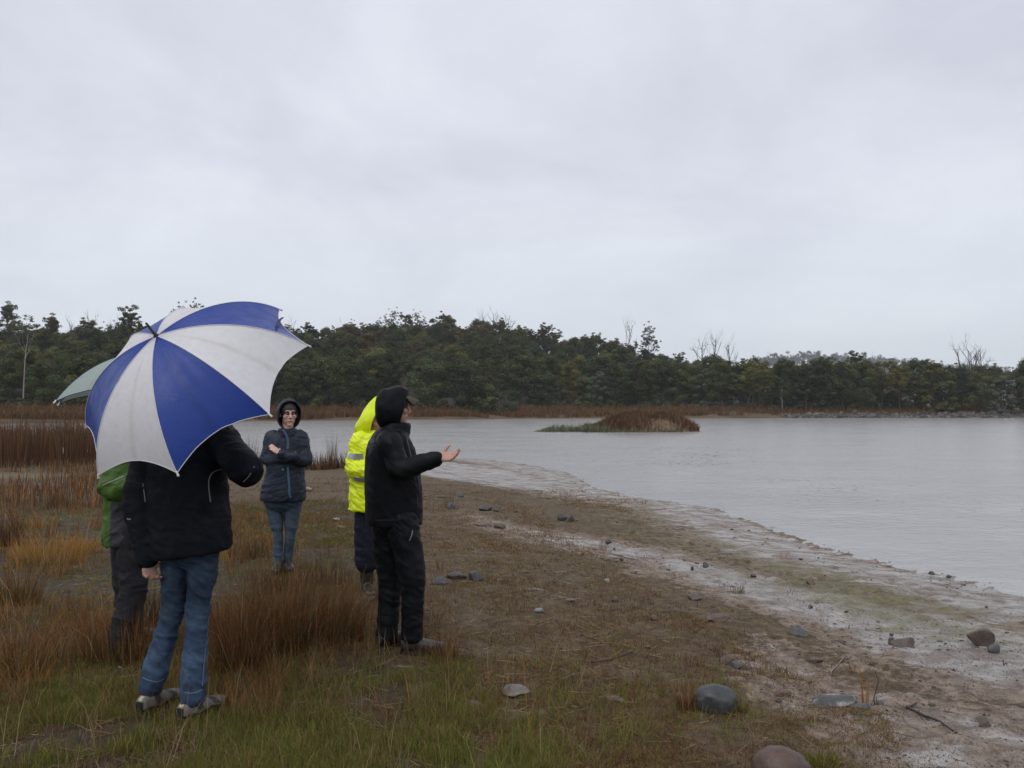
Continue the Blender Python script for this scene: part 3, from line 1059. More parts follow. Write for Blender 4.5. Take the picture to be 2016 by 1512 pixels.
def pick(cols, n, wts=None, var=0.25):
    c = np.array(cols)[rng.choice(len(cols), n, p=wts)]
    return c * rng.uniform(1 - var, 1 + var, (n, 1)) * rng.uniform(0.94, 1.06, (n, 3))


RUST = [(0.170, 0.078, 0.030), (0.130, 0.062, 0.026), (0.23, 0.115, 0.045), (0.10, 0.055, 0.027)]
ORANGE = [(0.38, 0.175, 0.040), (0.31, 0.135, 0.030), (0.42, 0.22, 0.065)]
GRN_ = [(0.150, 0.170, 0.028), (0.20, 0.20, 0.042), (0.105, 0.120, 0.028)]
DRY = [(0.27, 0.185, 0.090), (0.21, 0.135, 0.064), (0.155, 0.10, 0.050)]
STRAW = [(0.36, 0.28, 0.16), (0.30, 0.22, 0.12)]
UMBER = [(0.105, 0.055, 0.030), (0.080, 0.044, 0.026), (0.14, 0.072, 0.034), (0.062, 0.038, 0.025)]


def tussock(px, py, wpx, hpx, n, cols, label, name='rush_tussock', cat='plant', group='rush tussocks', lean=0.28, bw=0.0036, green=0.0, straw=0.09, flat=0.6, bias=None, stiff=1.0):
    """one clump of rushes standing on the ground at a picture position"""
    g = ground_at(px, py)
    sc = g.y / F
    R0 = wpx * sc * 0.5
    H = hpx * sc
    rr = R0 * 0.8 * np.sqrt(rng.uniform(0, 1, n))
    th = rng.uniform(0, 2 * np.pi, n)
    P = np.stack([rr * np.cos(th), rr * np.sin(th) * flat, np.zeros(n)], -1)
    P[:, 2] = height(P[:, 0] + g.x, P[:, 1] + g.y) - g.z - 0.01
    az = th + rng.normal(0, 0.9, n)
    if bias is not None:
        az = np.where(rng.uniform(0, 1, n) < 0.5, bias + rng.normal(0, 0.5, n), az)
    le = np.abs(rng.normal(0, lean, n)) + 0.10 * rr / max(R0, 1e-3)
    hh = H * rng.uniform(0.3, 1.1, n) * (1 - 0.25 * rr / max(R0, 1e-3))
    c = pick(cols, n)
    gm = rng.uniform(0, 1, n) < green
    c[gm] = pick(GRN_, int(gm.sum()))
    hh[gm] *= 0.55
    sm = rng.uniform(0, 1, n) < straw
    c[sm] = pick(STRAW, int(sm.sum()))
    V, T, C = blades(P, hh, bw * rng.uniform(0.6, 1.4, n), az, np.clip(le, 0, 0.95), c, c * np.array([1.15, 1.05, 0.95]))
    o = obj(name, mesh_np(name, V, T, col=C), M_blade, None, g)
    tag(o, label, cat, group)
    return o


BIGS = [  # px, py (base), width px, height px, blades, colours, label
    (470, 1322, 120, 225, 520, RUST, 'tall rust-brown rush tussock right of the umbrella holder\'s shoes', 0.12, None),
    (545, 1285, 170, 205, 700, RUST, 'broad rust-brown rush tussock in front of the folded-arms person', 0.15, None),
    (625, 1270, 170, 185, 620, RUST, 'wind-bent brown rush tussock between the umbrella holder and the speaker', 0.3, 0.3),
    (690, 1265, 80, 150, 200, RUST, 'narrow upright rust rush tussock just left of the speaker\'s boots', 0.1, None),
    (560, 1160, 150, 70, 260, UMBER, 'low umber rush patch around the feet of the folded-arms person', 0.1, None),
    (650, 1150, 110, 70, 170, UMBER, 'low umber rush patch left of the gumboots', 0.1, None),
    (240, 1305, 190, 135, 760, RUST, 'rust rush tussock at the feet of the person in green', 0.3, None),
    (300, 1235, 80, 100, 200, UMBER, 'dull brown rush tussock behind the umbrella holder\'s knee', 0.1, None),
    (95, 1105, 190, 80, 640, ORANGE, 'bright orange grass tussock left of the person in green', 0.35, None),
    (170, 1090, 80, 55, 240, ORANGE, 'small orange grass tussock touching the person in green', 0.35, None),
    (35, 1190, 110, 120, 420, RUST, 'rust rush tussock near the left edge below the orange grass', 0.35, None),
    (15, 1075, 70, 110, 260, UMBER, 'dark umber rush tussock cut by the left edge', 0.1, None),
    (25, 1330, 150, 120, 520, RUST, 'large rust tussock at the lower left edge', 0.5, None),
    (875, 1300, 70, 75, 200, RUST, 'small rust tussock right of the speaker\'s boot', 0.45, None),
    (1350, 1408, 42, 82, 110, RUST, 'thin rust rush tuft beside the dark rounded boulder', 0.1, None),
    (1462, 1402, 26, 45, 50, RUST, 'short rust rush tuft right of the dark rounded boulder', 0.1, None),
    (885, 1000, 22, 62, 30, UMBER, 'sparse upright rushes by the grey stones right of the speaker', 0.1, None),
    (1186, 1082, 22, 40, 22, UMBER, 'tiny rush tuft on the pale mud in the middle of the shore', 0.1, None),
    (1452, 1168, 44, 26, 60, UMBER, 'flattened brown rush tuft on the pale mud near a dark knob of peat', 0.1, None),
    (590, 1030, 130, 45, 280, RUST, 'reddish low sedge clump right of the folded-arms person', 0.4, None),
    (500, 1100, 70, 60, 150, UMBER, 'brown sedge clump left of the folded-arms person\'s jeans', 0.3, None),
    (130, 1000, 150, 45, 330, UMBER, 'dull red sedge clump on the mud flat in front of the reed bed', 0.1, None),
    (60, 1040, 120, 40, 220, ORANGE, 'pale orange low grass clump on the edge of the mud flat', 0.4, None),
    (415, 1330, 60, 60, 150, RUST, 'short brown tussock just behind the umbrella holder\'s right shoe', 0.6, None),
    (1620, 1512, 95, 52, 340, GRN_, 'bright green grass tuft at the bottom beside the reddish boulder', 0.9, None),
]
for px, py, wp, hp, n, cl, lab, gr_, bi in BIGS:
    n = int(n * 1.35)
    tussock(px, py, wp, hp, n, cl, lab, green=gr_, bias=bi, lean=0.42 if cl is not UMBER else 0.26, name='rush_tussock' if cl is not GRN_ and cl is not ORANGE else 'grass_tuft', group='tussocks around the standing people')
# stiff single rushes
tussock(1705, 1388, 24, 110, 16, ORANGE, 'tall stiff orange rush stalks on the sand near the dark stick', lean=0.05, straw=0, name='rush_stalks', bw=0.005)
tussock(1722, 1392, 16, 40, 9, UMBER, 'short dark broken rush stalks right of the tall orange ones', lean=0.2, straw=0, name='rush_stalks', bw=0.006)
tussock(1975, 1312, 10, 26, 5, UMBER, 'tiny dark rush stalk on the sand near the right edge', lean=0.1, straw=0, name='rush_stalks', bw=0.006)
# reeds by the water behind the people
tussock(655, 922, 26, 85, 60, UMBER, 'tall dark reed clump standing against the water left of the yellow raincoat', name='reed_clump', lean=0.12, bw=0.012, group='reed clumps at the water edge')
tussock(627, 924, 90, 42, 330, UMBER, 'low brown reed clump under the tall dark reeds', name='reed_clump', lean=0.15, bw=0.013, group='reed clumps at the water edge')
tussock(680, 922, 60, 40, 220, UMBER, 'low brown reed clump touching the yellow raincoat', name='reed_clump', lean=0.15, bw=0.013, group='reed clumps at the water edge')
tussock(495, 915, 40, 68, 70, UMBER, 'sparse reed clump between the umbrella and the folded-arms person', name='reed_clump', lean=0.12, bw=0.011, group='reed clumps at the water edge')


def scatter_px(n, y0, y1, x0, x1, far=False):
    """points on the ground spread evenly over a picture region (denser near the camera in metres)"""
    py = rng.uniform(y0, y1, n)
    px = rng.uniform(x0, x1, n)
    d = CAM_Z * F / (py - 800.0)
    x = (px - 1008) / F * d
    return px, py, x, d


def stuff(name, label, lst):
    V, T, C = join_c(lst)
    return tag(obj(name, mesh_np(name, V, T, col=C), M_blade), label, kind='stuff')


def cover(n, y0, y1, x0, x1, dens, hgt, cols, w=0.0035, lean=0.5, wts=None, tuft=6, seed=3, cl=0.5, thr=0.38):
    """tufts of short blades; dens(px, py, x, y) gives the chance to keep a point"""
    px, py, x, y = scatter_px(n, y0, y1, x0, x1)
    keep = rng.uniform(0, 1, n) < dens(px, py, x, y) * np.clip((noise2(x, y, cl, 3, seed) - thr) * 5.0, 0, 1)
    keep &= poly_sd(x, y, LAKE) > 0.25
    x, y = x[keep], y[keep]
    n = len(x)
    rep = tuft
    hb = np.repeat(hgt * rng.uniform(0.6, 1.3, n) * (0.6 + 0.8 * noise2(x, y, 0.9, 2, seed + 1)), rep) * rng.uniform(0.5, 1.1, n * rep)
    cc = np.repeat(pick(cols, n, wts, 0.2), rep, axis=0) * rng.uniform(0.8, 1.2, (n * rep, 1))
    spr = 0.016 + 0.0028 * np.repeat(y, rep)
    X_ = np.repeat(x, rep) + rng.normal(0, 1, n * rep) * spr
    Y_ = np.repeat(y, rep) + rng.normal(0, 1, n * rep) * spr
    P = np.stack([X_, Y_, height(X_, Y_) - 0.004], -1)
    ww = w * np.clip(np.repeat(y, rep) / 5.0, 0.8, 4.0) * rng.uniform(0.6, 1.4, n * rep)
    return blades(P, hb, ww, rng.uniform(0, 2 * np.pi, n * rep), np.clip(np.abs(rng.normal(lean, 0.3, n * rep)), 0, 0.97), cc)


def zone(pts):
    P = np.array(pts, dtype=float)
    return lambda px, py: poly_sd(px, py, P) < 0


z_grass = zone([(-60, 985), (300, 985), (700, 1000), (760, 1080), (720, 1160), (900, 1260), (1000, 1340), (1100, 1420), (1130, 1540), (-60, 1540)])
z_green = zone([(230, 1340), (480, 1330), (700, 1300), (860, 1290), (1010, 1370), (1090, 1440), (1090, 1540), (300, 1540), (100, 1500), (-60, 1420), (-60, 1330)])
z_mid = zone([(460, 985), (690, 985), (700, 1075), (460, 1090)])
z_brown = zone([(830, 960), (960, 965), (1020, 1050), (1200, 1090), (1360, 1185), (1520, 1280), (1740, 1400), (1780, 1540), (1000, 1540), (840, 1290)])
z_sand = zone([(1000, 960), (1250, 1000), (1500, 1080), (2080, 1200), (2080, 1540), (1700, 1540), (1480, 1280), (1200, 1090)])

gl = []
gl.append(cover(34000, 1290, 1540, -60, 1130, lambda a, b_, x, y: np.where(z_green(a, b_), 0.8, 0.16), 0.075, GRN_ + DRY[:2] + [RUST[0]], 0.0030, 0.45, [0.27, 0.20, 0.22, 0.13, 0.08, 0.10], 7, 3, 0.38, 0.42))
gl.append(cover(17000, 980, 1330, -60, 760, lambda a, b_, x, y: np.where(z_grass(a, b_), 0.8, 0), 0.050, GRN_ + DRY + ORANGE[:1], 0.0032, 0.5, [0.26, 0.24, 0.1, 0.14, 0.1, 0.08, 0.08], 6, 5))
gl.append(cover(2600, 1290, 1540, -60, 1500, lambda a, b_, x, y: np.where(z_green(a, b_), 0.8, 0.3), 0.11, GRN_[:2], 0.0028, 0.4, None, 9, 33, 0.5, 0.46))
gl.append(cover(5000, 985, 1110, 430, 700, lambda a, b_, x, y: np.where(z_mid(a, b_), 1.0, 0), 0.045, [(0.10, 0.10, 0.022), (0.13, 0.115, 0.03), DRY[1]], 0.0035, 0.5, None, 6, 9))
grass = stuff('grass', 'short wet green and olive grass around the people', gl)
gl = []
gl.append(cover(36000, 1040, 1540, 700, 1780, lambda a, b_, x, y: np.where(z_brown(a, b_), 0.9, 0.04), 0.036, DRY + RUST + GRN_[:2], 0.0030, 0.85, [0.12, 0.16, 0.16, 0.12, 0.12, 0.06, 0.08, 0.09, 0.09], 6, 13, 0.35))
gl.append(cover(20000, 940, 1075, 440, 1280, lambda a, b_, x, y: np.where(z_sand(a, b_), 0.15, 0.75), 0.035, DRY + RUST[:2], 0.003, 0.8, None, 5, 15, 0.4))
gl.append(cover(9000, 1000, 1540, -60, 760, lambda a, b_, x, y: np.full(len(a), 0.6), 0.06, RUST + DRY, 0.0026, 0.6, None, 5, 17, 0.6))
gl.append(cover(9000, 990, 1540, 1000, 2060, lambda a, b_, x, y: np.where(z_sand(a, b_), 0.6, 0.25), 0.016, DRY[1:] + UMBER, 0.0034, 0.9, None, 5, 19, 0.22))
gl.append(cover(5200, 985, 1400, -60, 560, lambda a, b_, x, y: np.full(len(a), 0.75), 0.20, ORANGE[:2] + RUST + DRY[:1], 0.0026, 0.45, None, 7, 23, 1.1))
gl.append(cover(2200, 1080, 1420, 440, 900, lambda a, b_, x, y: np.full(len(a), 0.7), 0.17, RUST + DRY[:2], 0.0024, 0.5, None, 6, 25, 0.9))
gl.append(cover(420, 1180, 1540, -40, 1150, lambda a, b_, x, y: np.full(len(a), 0.8), 0.30, STRAW + ORANGE[:1] + DRY[:1], 0.0024, 0.4, None, 2, 35, 0.9, 0.3))
gl.append(cover(3000, 1100, 1540, 820, 1650, lambda a, b_, x, y: np.where(z_brown(a, b_), 0.8, 0.1), 0.07, RUST + UMBER, 0.0026, 0.5, None, 6, 37, 0.7, 0.46))
gl.append(cover(500, 1300, 1540, 700, 1750, lambda a, b_, x, y: np.full(len(a), 0.5), 0.13, RUST[:2] + STRAW[:1], 0.0022, 0.35, None, 3, 21, 0.8))
dry_grass = stuff('dry_grass', 'short brown sedge and dead grass matting the shore', gl)
# loose straws and twiglets lying flat
n = 5200
px, py, x, y = scatter_px(n, 1010, 1540, -60, 1800)
kp = (poly_sd(x, y, LAKE) > 1.0) & (rng.uniform(0, 1, n) < np.where(px > 1250, 0.35, 1))
x, y = x[kp], y[kp]
n = len(x)
P = np.stack([x, y, height(x, y) + 0.006], -1)
ln = rng.uniform(0.03, 0.14, n)
a = rng.uniform(0, np.pi, n)
d = np.stack([np.cos(a), np.sin(a), np.zeros(n)], -1)
E_ = P + d * ln[:, None]
E_[:, 2] = height(E_[:, 0], E_[:, 1]) + 0.006 + rng.uniform(0, 0.012, n)
s = np.stack([-np.sin(a), np.cos(a), np.zeros(n)], -1) * (0.0016 * np.clip(y / 5, 0.8, 3))[:, None]
up_ = np.array([0, 0, 0.003])
V = np.stack([P - s, P + s, P + up_, E_ - s, E_ + s, E_ + up_], 1).reshape(-1, 3)
b_ = np.arange(n)[:, None] * 6
T = np.concatenate([b_ + q for q in ([0, 1, 4], [0, 4, 3], [1, 2, 5], [1, 5, 4], [2, 0, 3], [2, 3, 5])])
cc = np.repeat(pick(STRAW + DRY + UMBER[:2], n, [0.14, 0.14, 0.16, 0.18, 0.18, 0.1, 0.1]), 6, axis=0)
stuff('straw_litter', 'scattered straw and rush litter on the shore', [(V, T, cc)])

# --- reed bed on the left
n = 22000
x = rng.uniform(-30, -9.0, n)
y = rng.uniform(20.0, 33.5, n)
fx_ = 1008 + F * x / y
front = 20.6 + 0.9 * (noise2(x, y, 2.5, 2, 51) - 0.5) + np.clip((fx_ - 120) / 60, 0, 3) * 0.9
kp = (y > front) & (fx_ < 330) & (rng.uniform(0, 1, n) < np.clip(1.4 - (y - 20) / 11, 0.15, 1))
x, y = x[kp], y[kp]
n = len(x)
zz = np.maximum(height(x, y, False), WATER_Z - 0.2)
hh = rng.uniform(0.75, 1.25, n) * (0.8 + 0.5 * noise2(x, y, 1.5, 2, 52)) * 1.18
R1 = blades(np.stack([x, y, zz - 0.02], -1), hh, rng.uniform(0.010, 0.024, n), rng.uniform(0, 6.28, n), np.abs(rng.normal(0.08, 0.08, n)), pick(UMBER, n, [0.3, 0.3, 0.2, 0.2], 0.3), pick(RUST + UMBER, n))
n = 8200
x = rng.uniform(-16, -6.5, n)
y = rng.uniform(12.5, 20.5, n)
fx_ = 1008 + F * x / y
fy_ = 800 + F * 1.75 / y
kp = (noise2(x, y, 1.3, 3, 55) > np.where((fx_ < 130) & (fy_ < 970), 0.60, 0.36)) & (fx_ < 470) & (fx_ > -60)
x, y = x[kp], y[kp]
n = len(x)
R2 = blades(np.stack([x, y, height(x, y) - 0.01], -1), rng.uniform(0.12, 0.42, n), rng.uniform(0.008, 0.016, n), rng.uniform(0, 6.28, n), np.abs(rng.normal(0.15, 0.12, n)), pick(UMBER[:3] + RUST + ORANGE[:1], n), None)
stuff('reeds', 'dense dark brown reed bed on the left shore', [R1, R2])

# --- rust grass along the far bank
n = 38000
px = rng.uniform(-120, 2100, n)
base_d = np.interp(px, [0, 300, 600, 800, 1000, 1400, 1560, 2016], [92, 95, 107, 115, 124, 131, 133, 133])
yd = base_d + np.abs(rng.normal(0, 7.0, n)) + 0.3
x = (px - 1008) / F * yd
sd_ = poly_sd(x, yd, LAKE)
kp = (sd_ > 0.2) & (noise2(x, yd, 4, 3, 61) > np.where(px > 1400, 0.42, 0.36)) & ~((px > 780) & (px < 930) & (sd_ < 2.2)) & ~((px > 1380) & (px < 1600) & (sd_ < 3)) & ~((px > 1560) & (sd_ < 5))
x, yd, px = x[kp], yd[kp], px[kp]
n = len(x)
FB = [(0.150, 0.070, 0.026), (0.12, 0.055, 0.022), (0.185, 0.095, 0.038), (0.10, 0.075, 0.03), (0.17, 0.12, 0.055)]
stuff('bank_grass', 'rust-brown rough grass along the far bank', [blades(np.stack([x, yd, height(x, yd, False) - 0.05], -1), rng.uniform(0.5, 1.25, n), rng.uniform(0.06, 0.16, n), rng.uniform(0, 6.28, n), np.abs(rng.normal(0.25, 0.2, n)), pick(FB, n, [0.3, 0.25, 0.2, 0.15, 0.1], 0.3), None)])

# --- island
IX, IY = 10.9, 61.5
gx = np.linspace(-7.5, 6.5, 71)
gy = np.linspace(-3.0, 3.0, 31)
XX, YY = np.meshgrid(gx, gy)


def island_h(x, y):
    e = np.sqrt((x / 4.6) ** 2 + (y / 2.3) ** 2)
    t = np.sqrt(((x + 3.6) / 3.4) ** 2 + (y / 1.3) ** 2)
    h = 1.25 * (1 - sstep(0.3, 1.05, e)) + 0.30 * (1 - sstep(0.2, 1.0, t))
    return h + (noise2(x + 40, y, 0.9, 3, 71) - 0.5) * 0.22 * np.clip(h * 2.5, 0, 1) - 0.12


zi = island_h(XX.ravel(), YY.ravel())
V = np.stack([XX.ravel() + IX, YY.ravel() + IY, WATER_Z + zi], -1)
ii = (np.arange(30)[:, None] * 71 + np.arange(70)[None, :]).ravel()
M_isl = mat_plain('island_soil', (0.135, 0.095, 0.060), 0.9, bump=0.4, scale=3.0, var=0.45, spec=0.2)
isl = tag(obj('island', mesh_np('island', V, np.stack([ii, ii + 1, ii + 72, ii + 71], -1), smooth=True), M_isl), 'small mound island in the lake', kind='structure')
n = 13000
x = rng.uniform(-5.2, 4.9, n)
y = rng.uniform(-2.4, 2.3, n)
hi = island_h(x, y)
bare = np.exp(-(((x - 1.0) / 2.0) ** 2 + ((y + 1.5) / 0.8) ** 2))
kp = (hi > 0.05) & (rng.uniform(0, 1, n) > bare * 1.05) & (noise2(x, y, 0.8, 2, 73) > 0.3)
x, y, hi = x[kp], y[kp], hi[kp]
n = len(x)
cl = noise2(x, y, 1.1, 2, 74)
stuff('island_grass', 'rust-brown rough grass and sedge covering the island', [blades(np.stack([x + IX, y + IY, WATER_Z + hi - 0.03], -1), rng.uniform(0.3, 0.78, n) * (0.5 + cl), rng.uniform(0.03, 0.075, n), rng.uniform(0, 6.28, n), np.abs(rng.normal(0.3, 0.22, n)),
       pick([(0.16, 0.085, 0.045), (0.12, 0.065, 0.036), (0.21, 0.125, 0.065), (0.09, 0.055, 0.032)], n) * (0.7 + 0.6 * cl)[:, None], None)])
n = 2600
x = np.concatenate([rng.uniform(-9.2, -3.4, 1500), rng.uniform(-5.5, 2.2, 1100)])
y = np.concatenate([rng.normal(-0.6, 0.5, 1500), rng.normal(-1.95, 0.22, 1100)])
edge = np.clip((x + 9.4) / 1.6, 0.2, 1)
stuff('island_reeds', 'pale green reeds trailing left from the island', [blades(np.stack([x + IX, y + IY, np.full(n, WATER_Z - 0.05)], -1), rng.uniform(0.25, 0.8, n) * np.where(x < -3.4, edge, 0.55), rng.uniform(0.02, 0.05, n), rng.normal(0.2, 0.5, n), np.abs(rng.normal(0.35, 0.2, n)),
       pick([(0.15, 0.16, 0.085), (0.11, 0.125, 0.06), (0.19, 0.19, 0.12), (0.08, 0.09, 0.045)], n), None)])

# --- weed patches, plus leftmost groups of dark flecks painted in as ripple lines
pts = []
for (cx_, cy_, sx, sy, k) in [(870, 868, 60, 4, 60), (820, 858, 40, 3, 26), (1300, 882, 40, 2.5, 34), (1345, 893, 45, 2.5, 46), (1400, 900, 50, 4.0, 60), (1330, 912, 40, 3, 40), (1410, 912, 40, 4, 46), (1120, 895, 30, 2, 12), (1180, 908, 30, 2, 10),
                              (1460, 886, 50, 3, 30), (1540, 946, 60, 3, 26), (1650, 962, 60, 5, 40), (1830, 985, 120, 6, 34), (1920, 1003, 70, 3, 26), (1960, 1015, 50, 3, 8), (1750, 985, 60, 3, 10), (1000, 885, 70, 4, 16)]:
    for _ in range(k):
        a, b2 = cx_ + rng.normal(0, sx), cy_ + rng.normal(0, sy)
        if b2 < 835:
            continue
        pts.append(wl(a, b2))
pts = np.array(pts)
pts = pts[poly_sd(pts[:, 0], pts[:, 1], LAKE) < -0.3]
n = len(pts)
hw = rng.uniform(0.012, 0.07, n) * np.clip((pts[:, 1] / 26) ** 1.3, 0.12, 1.6)
hd_ = hw * rng.uniform(0.3, 0.6, n)
an = rng.normal(0, 0.3, n)
a = np.linspace(0, 2 * np.pi, 6, endpoint=False)
rad_ = rng.uniform(0.6, 1.2, (n, 6))
lx = np.cos(a)[None] * rad_ * hw[:, None]
ly = np.sin(a)[None] * rad_ * hd_[:, None]
V = np.stack([pts[:, :1] + lx * np.cos(an)[:, None] - ly * np.sin(an)[:, None], pts[:, 1:] + lx * np.sin(an)[:, None] + ly * np.cos(an)[:, None], WATER_Z + 0.004 + rng.uniform(0, 0.012, (n, 6))], -1)
V = np.concatenate([V, np.concatenate([pts, np.full((n, 1), WATER_Z + 0.012)], 1)[:, None, :]], 1).reshape(-1, 3)
b_ = np.arange(n)[:, None] * 7
T = np.concatenate([b_ + [i, (i + 1) % 6, 6] for i in range(6)])
stuff('weeds_and_ripples', 'dark weed scraps and painted dark ripple flecks on the lake surface', [(V, T, np.repeat(pick([(0.05, 0.045, 0.032), (0.075, 0.062, 0.045)], n), 7, axis=0))])

# ------------------------------------------------------------------ stones, sticks, clods
import bmesh


def ico(sub):
    bm = bmesh.new()
    bmesh.ops.create_icosphere(bm, subdivisions=sub, radius=1.0)
    V = np.array([v.co[:] for v in bm.verts])
    T = np.array([[v.index for v in f.verts] for f in bm.faces])
    bm.free()
    return V, T


ICO = {k: ico(k) for k in (1, 2, 3, 4)}


def rock_shape(seed, sub=4, cuts=7, rough=0.10, point=0.0):
    """weathered stone: sphere cut by facets, then roughened"""
    rs = np.random.default_rng(seed)
    V, T = ICO[sub]
    V = V.copy()
    for _ in range(cuts):
        n_ = unit_(rs.normal(0, 1, 3))
        d = rs.uniform(0.42, 0.85) if cuts > 4 else rs.uniform(0.7, 0.9)
        over = np.clip(V @ n_ - d, 0, None)
        V -= over[:, None] * n_ * 0.92
    nz = fbm3(V * 1.6 + seed * 3.1, 4, seed) - 0.5
    nf = fbm3(V * 6 + seed, 3, seed + 2) - 0.5
    V = V * (1 + rough * 1.6 * nz + rough * 0.35 * nf)[:, None]
    return V, T


def unit_(v):
    return v / np.linalg.norm(v)


def mat_rock(name, c0, c1, rough=0.5, lichen=None):
    m, nt, b = new_mat(name)
    tc = N(nt, 'ShaderNodeTexCoord')
    n = N(nt, 'ShaderNodeTexNoise', inputs={'Scale': 14.0, 'Detail': 8.0, 'Roughness': 0.7})
    L(nt, tc.outputs['Object'], n.inputs['Vector'])
    cr = ramp(nt, [(0.3, c0), (0.7, c1)])
    L(nt, n.outputs['Fac'], cr.inputs[0])
    L(nt, cr.outputs[0], b.inputs['Base Color'])
    if lichen:
        n2 = N(nt, 'ShaderNodeTexNoise', inputs={'Scale': 9.0, 'Detail': 6.0})
        L(nt, tc.outputs['Object'], n2.inputs['Vector'])
        mr = N(nt, 'ShaderNodeMapRange', inputs={1: 0.55, 2: 0.63, 3: 0.0, 4: 0.8})
        L(nt, n2.outputs['Fac'], mr.inputs[0])
        mx = N(nt, 'ShaderNodeMix', data_type='RGBA')
        L(nt, mr.outputs[0], mx.inputs[0])
        L(nt, cr.outputs[0], mx.inputs[6])
        mx.inputs[7].default_value = (*lichen, 1)
        L(nt, mx.outputs[2], b.inputs['Base Color'])
    b.inputs['Roughness'].default_value = rough
    n3 = N(nt, 'ShaderNodeTexNoise', inputs={'Scale': 45.0, 'Detail': 5.0})
    L(nt, tc.outputs['Object'], n3.inputs['Vector'])
    bp = N(nt, 'ShaderNodeBump', inputs={'Strength': 0.5, 'Distance': 0.008})
    L(nt, n3.outputs['Fac'], bp.inputs['Height'])
    L(nt, bp.outputs[0], b.inputs['Normal'])
    return m


RM = {'dark': mat_rock('stone_dark', (0.020, 0.023, 0.024), (0.065, 0.068, 0.068), 0.45),
      'grey': mat_rock('stone_grey', (0.045, 0.043, 0.043), (0.125, 0.118, 0.115), 0.55),
      'pink': mat_rock('stone_pink', (0.075, 0.045, 0.034), (0.17, 0.115, 0.09), 0.7),
      'red': mat_rock('stone_red', (0.040, 0.027, 0.022), (0.13, 0.075, 0.05), 0.5, (0.03, 0.027, 0.025)),
      'pale': mat_rock('stone_pale', (0.08, 0.066, 0.056), (0.23, 0.195, 0.175), 0.7),
      'brown': mat_rock('stone_brown', (0.045, 0.034, 0.028), (0.12, 0.09, 0.07), 0.5),
      'white': mat_rock('stone_white', (0.13, 0.135, 0.138), (0.29, 0.295, 0.30), 0.6),
      'quartz': mat_rock('stone_veined', (0.035, 0.035, 0.036), (0.09, 0.088, 0.086), 0.5, (0.34, 0.33, 0.32))}
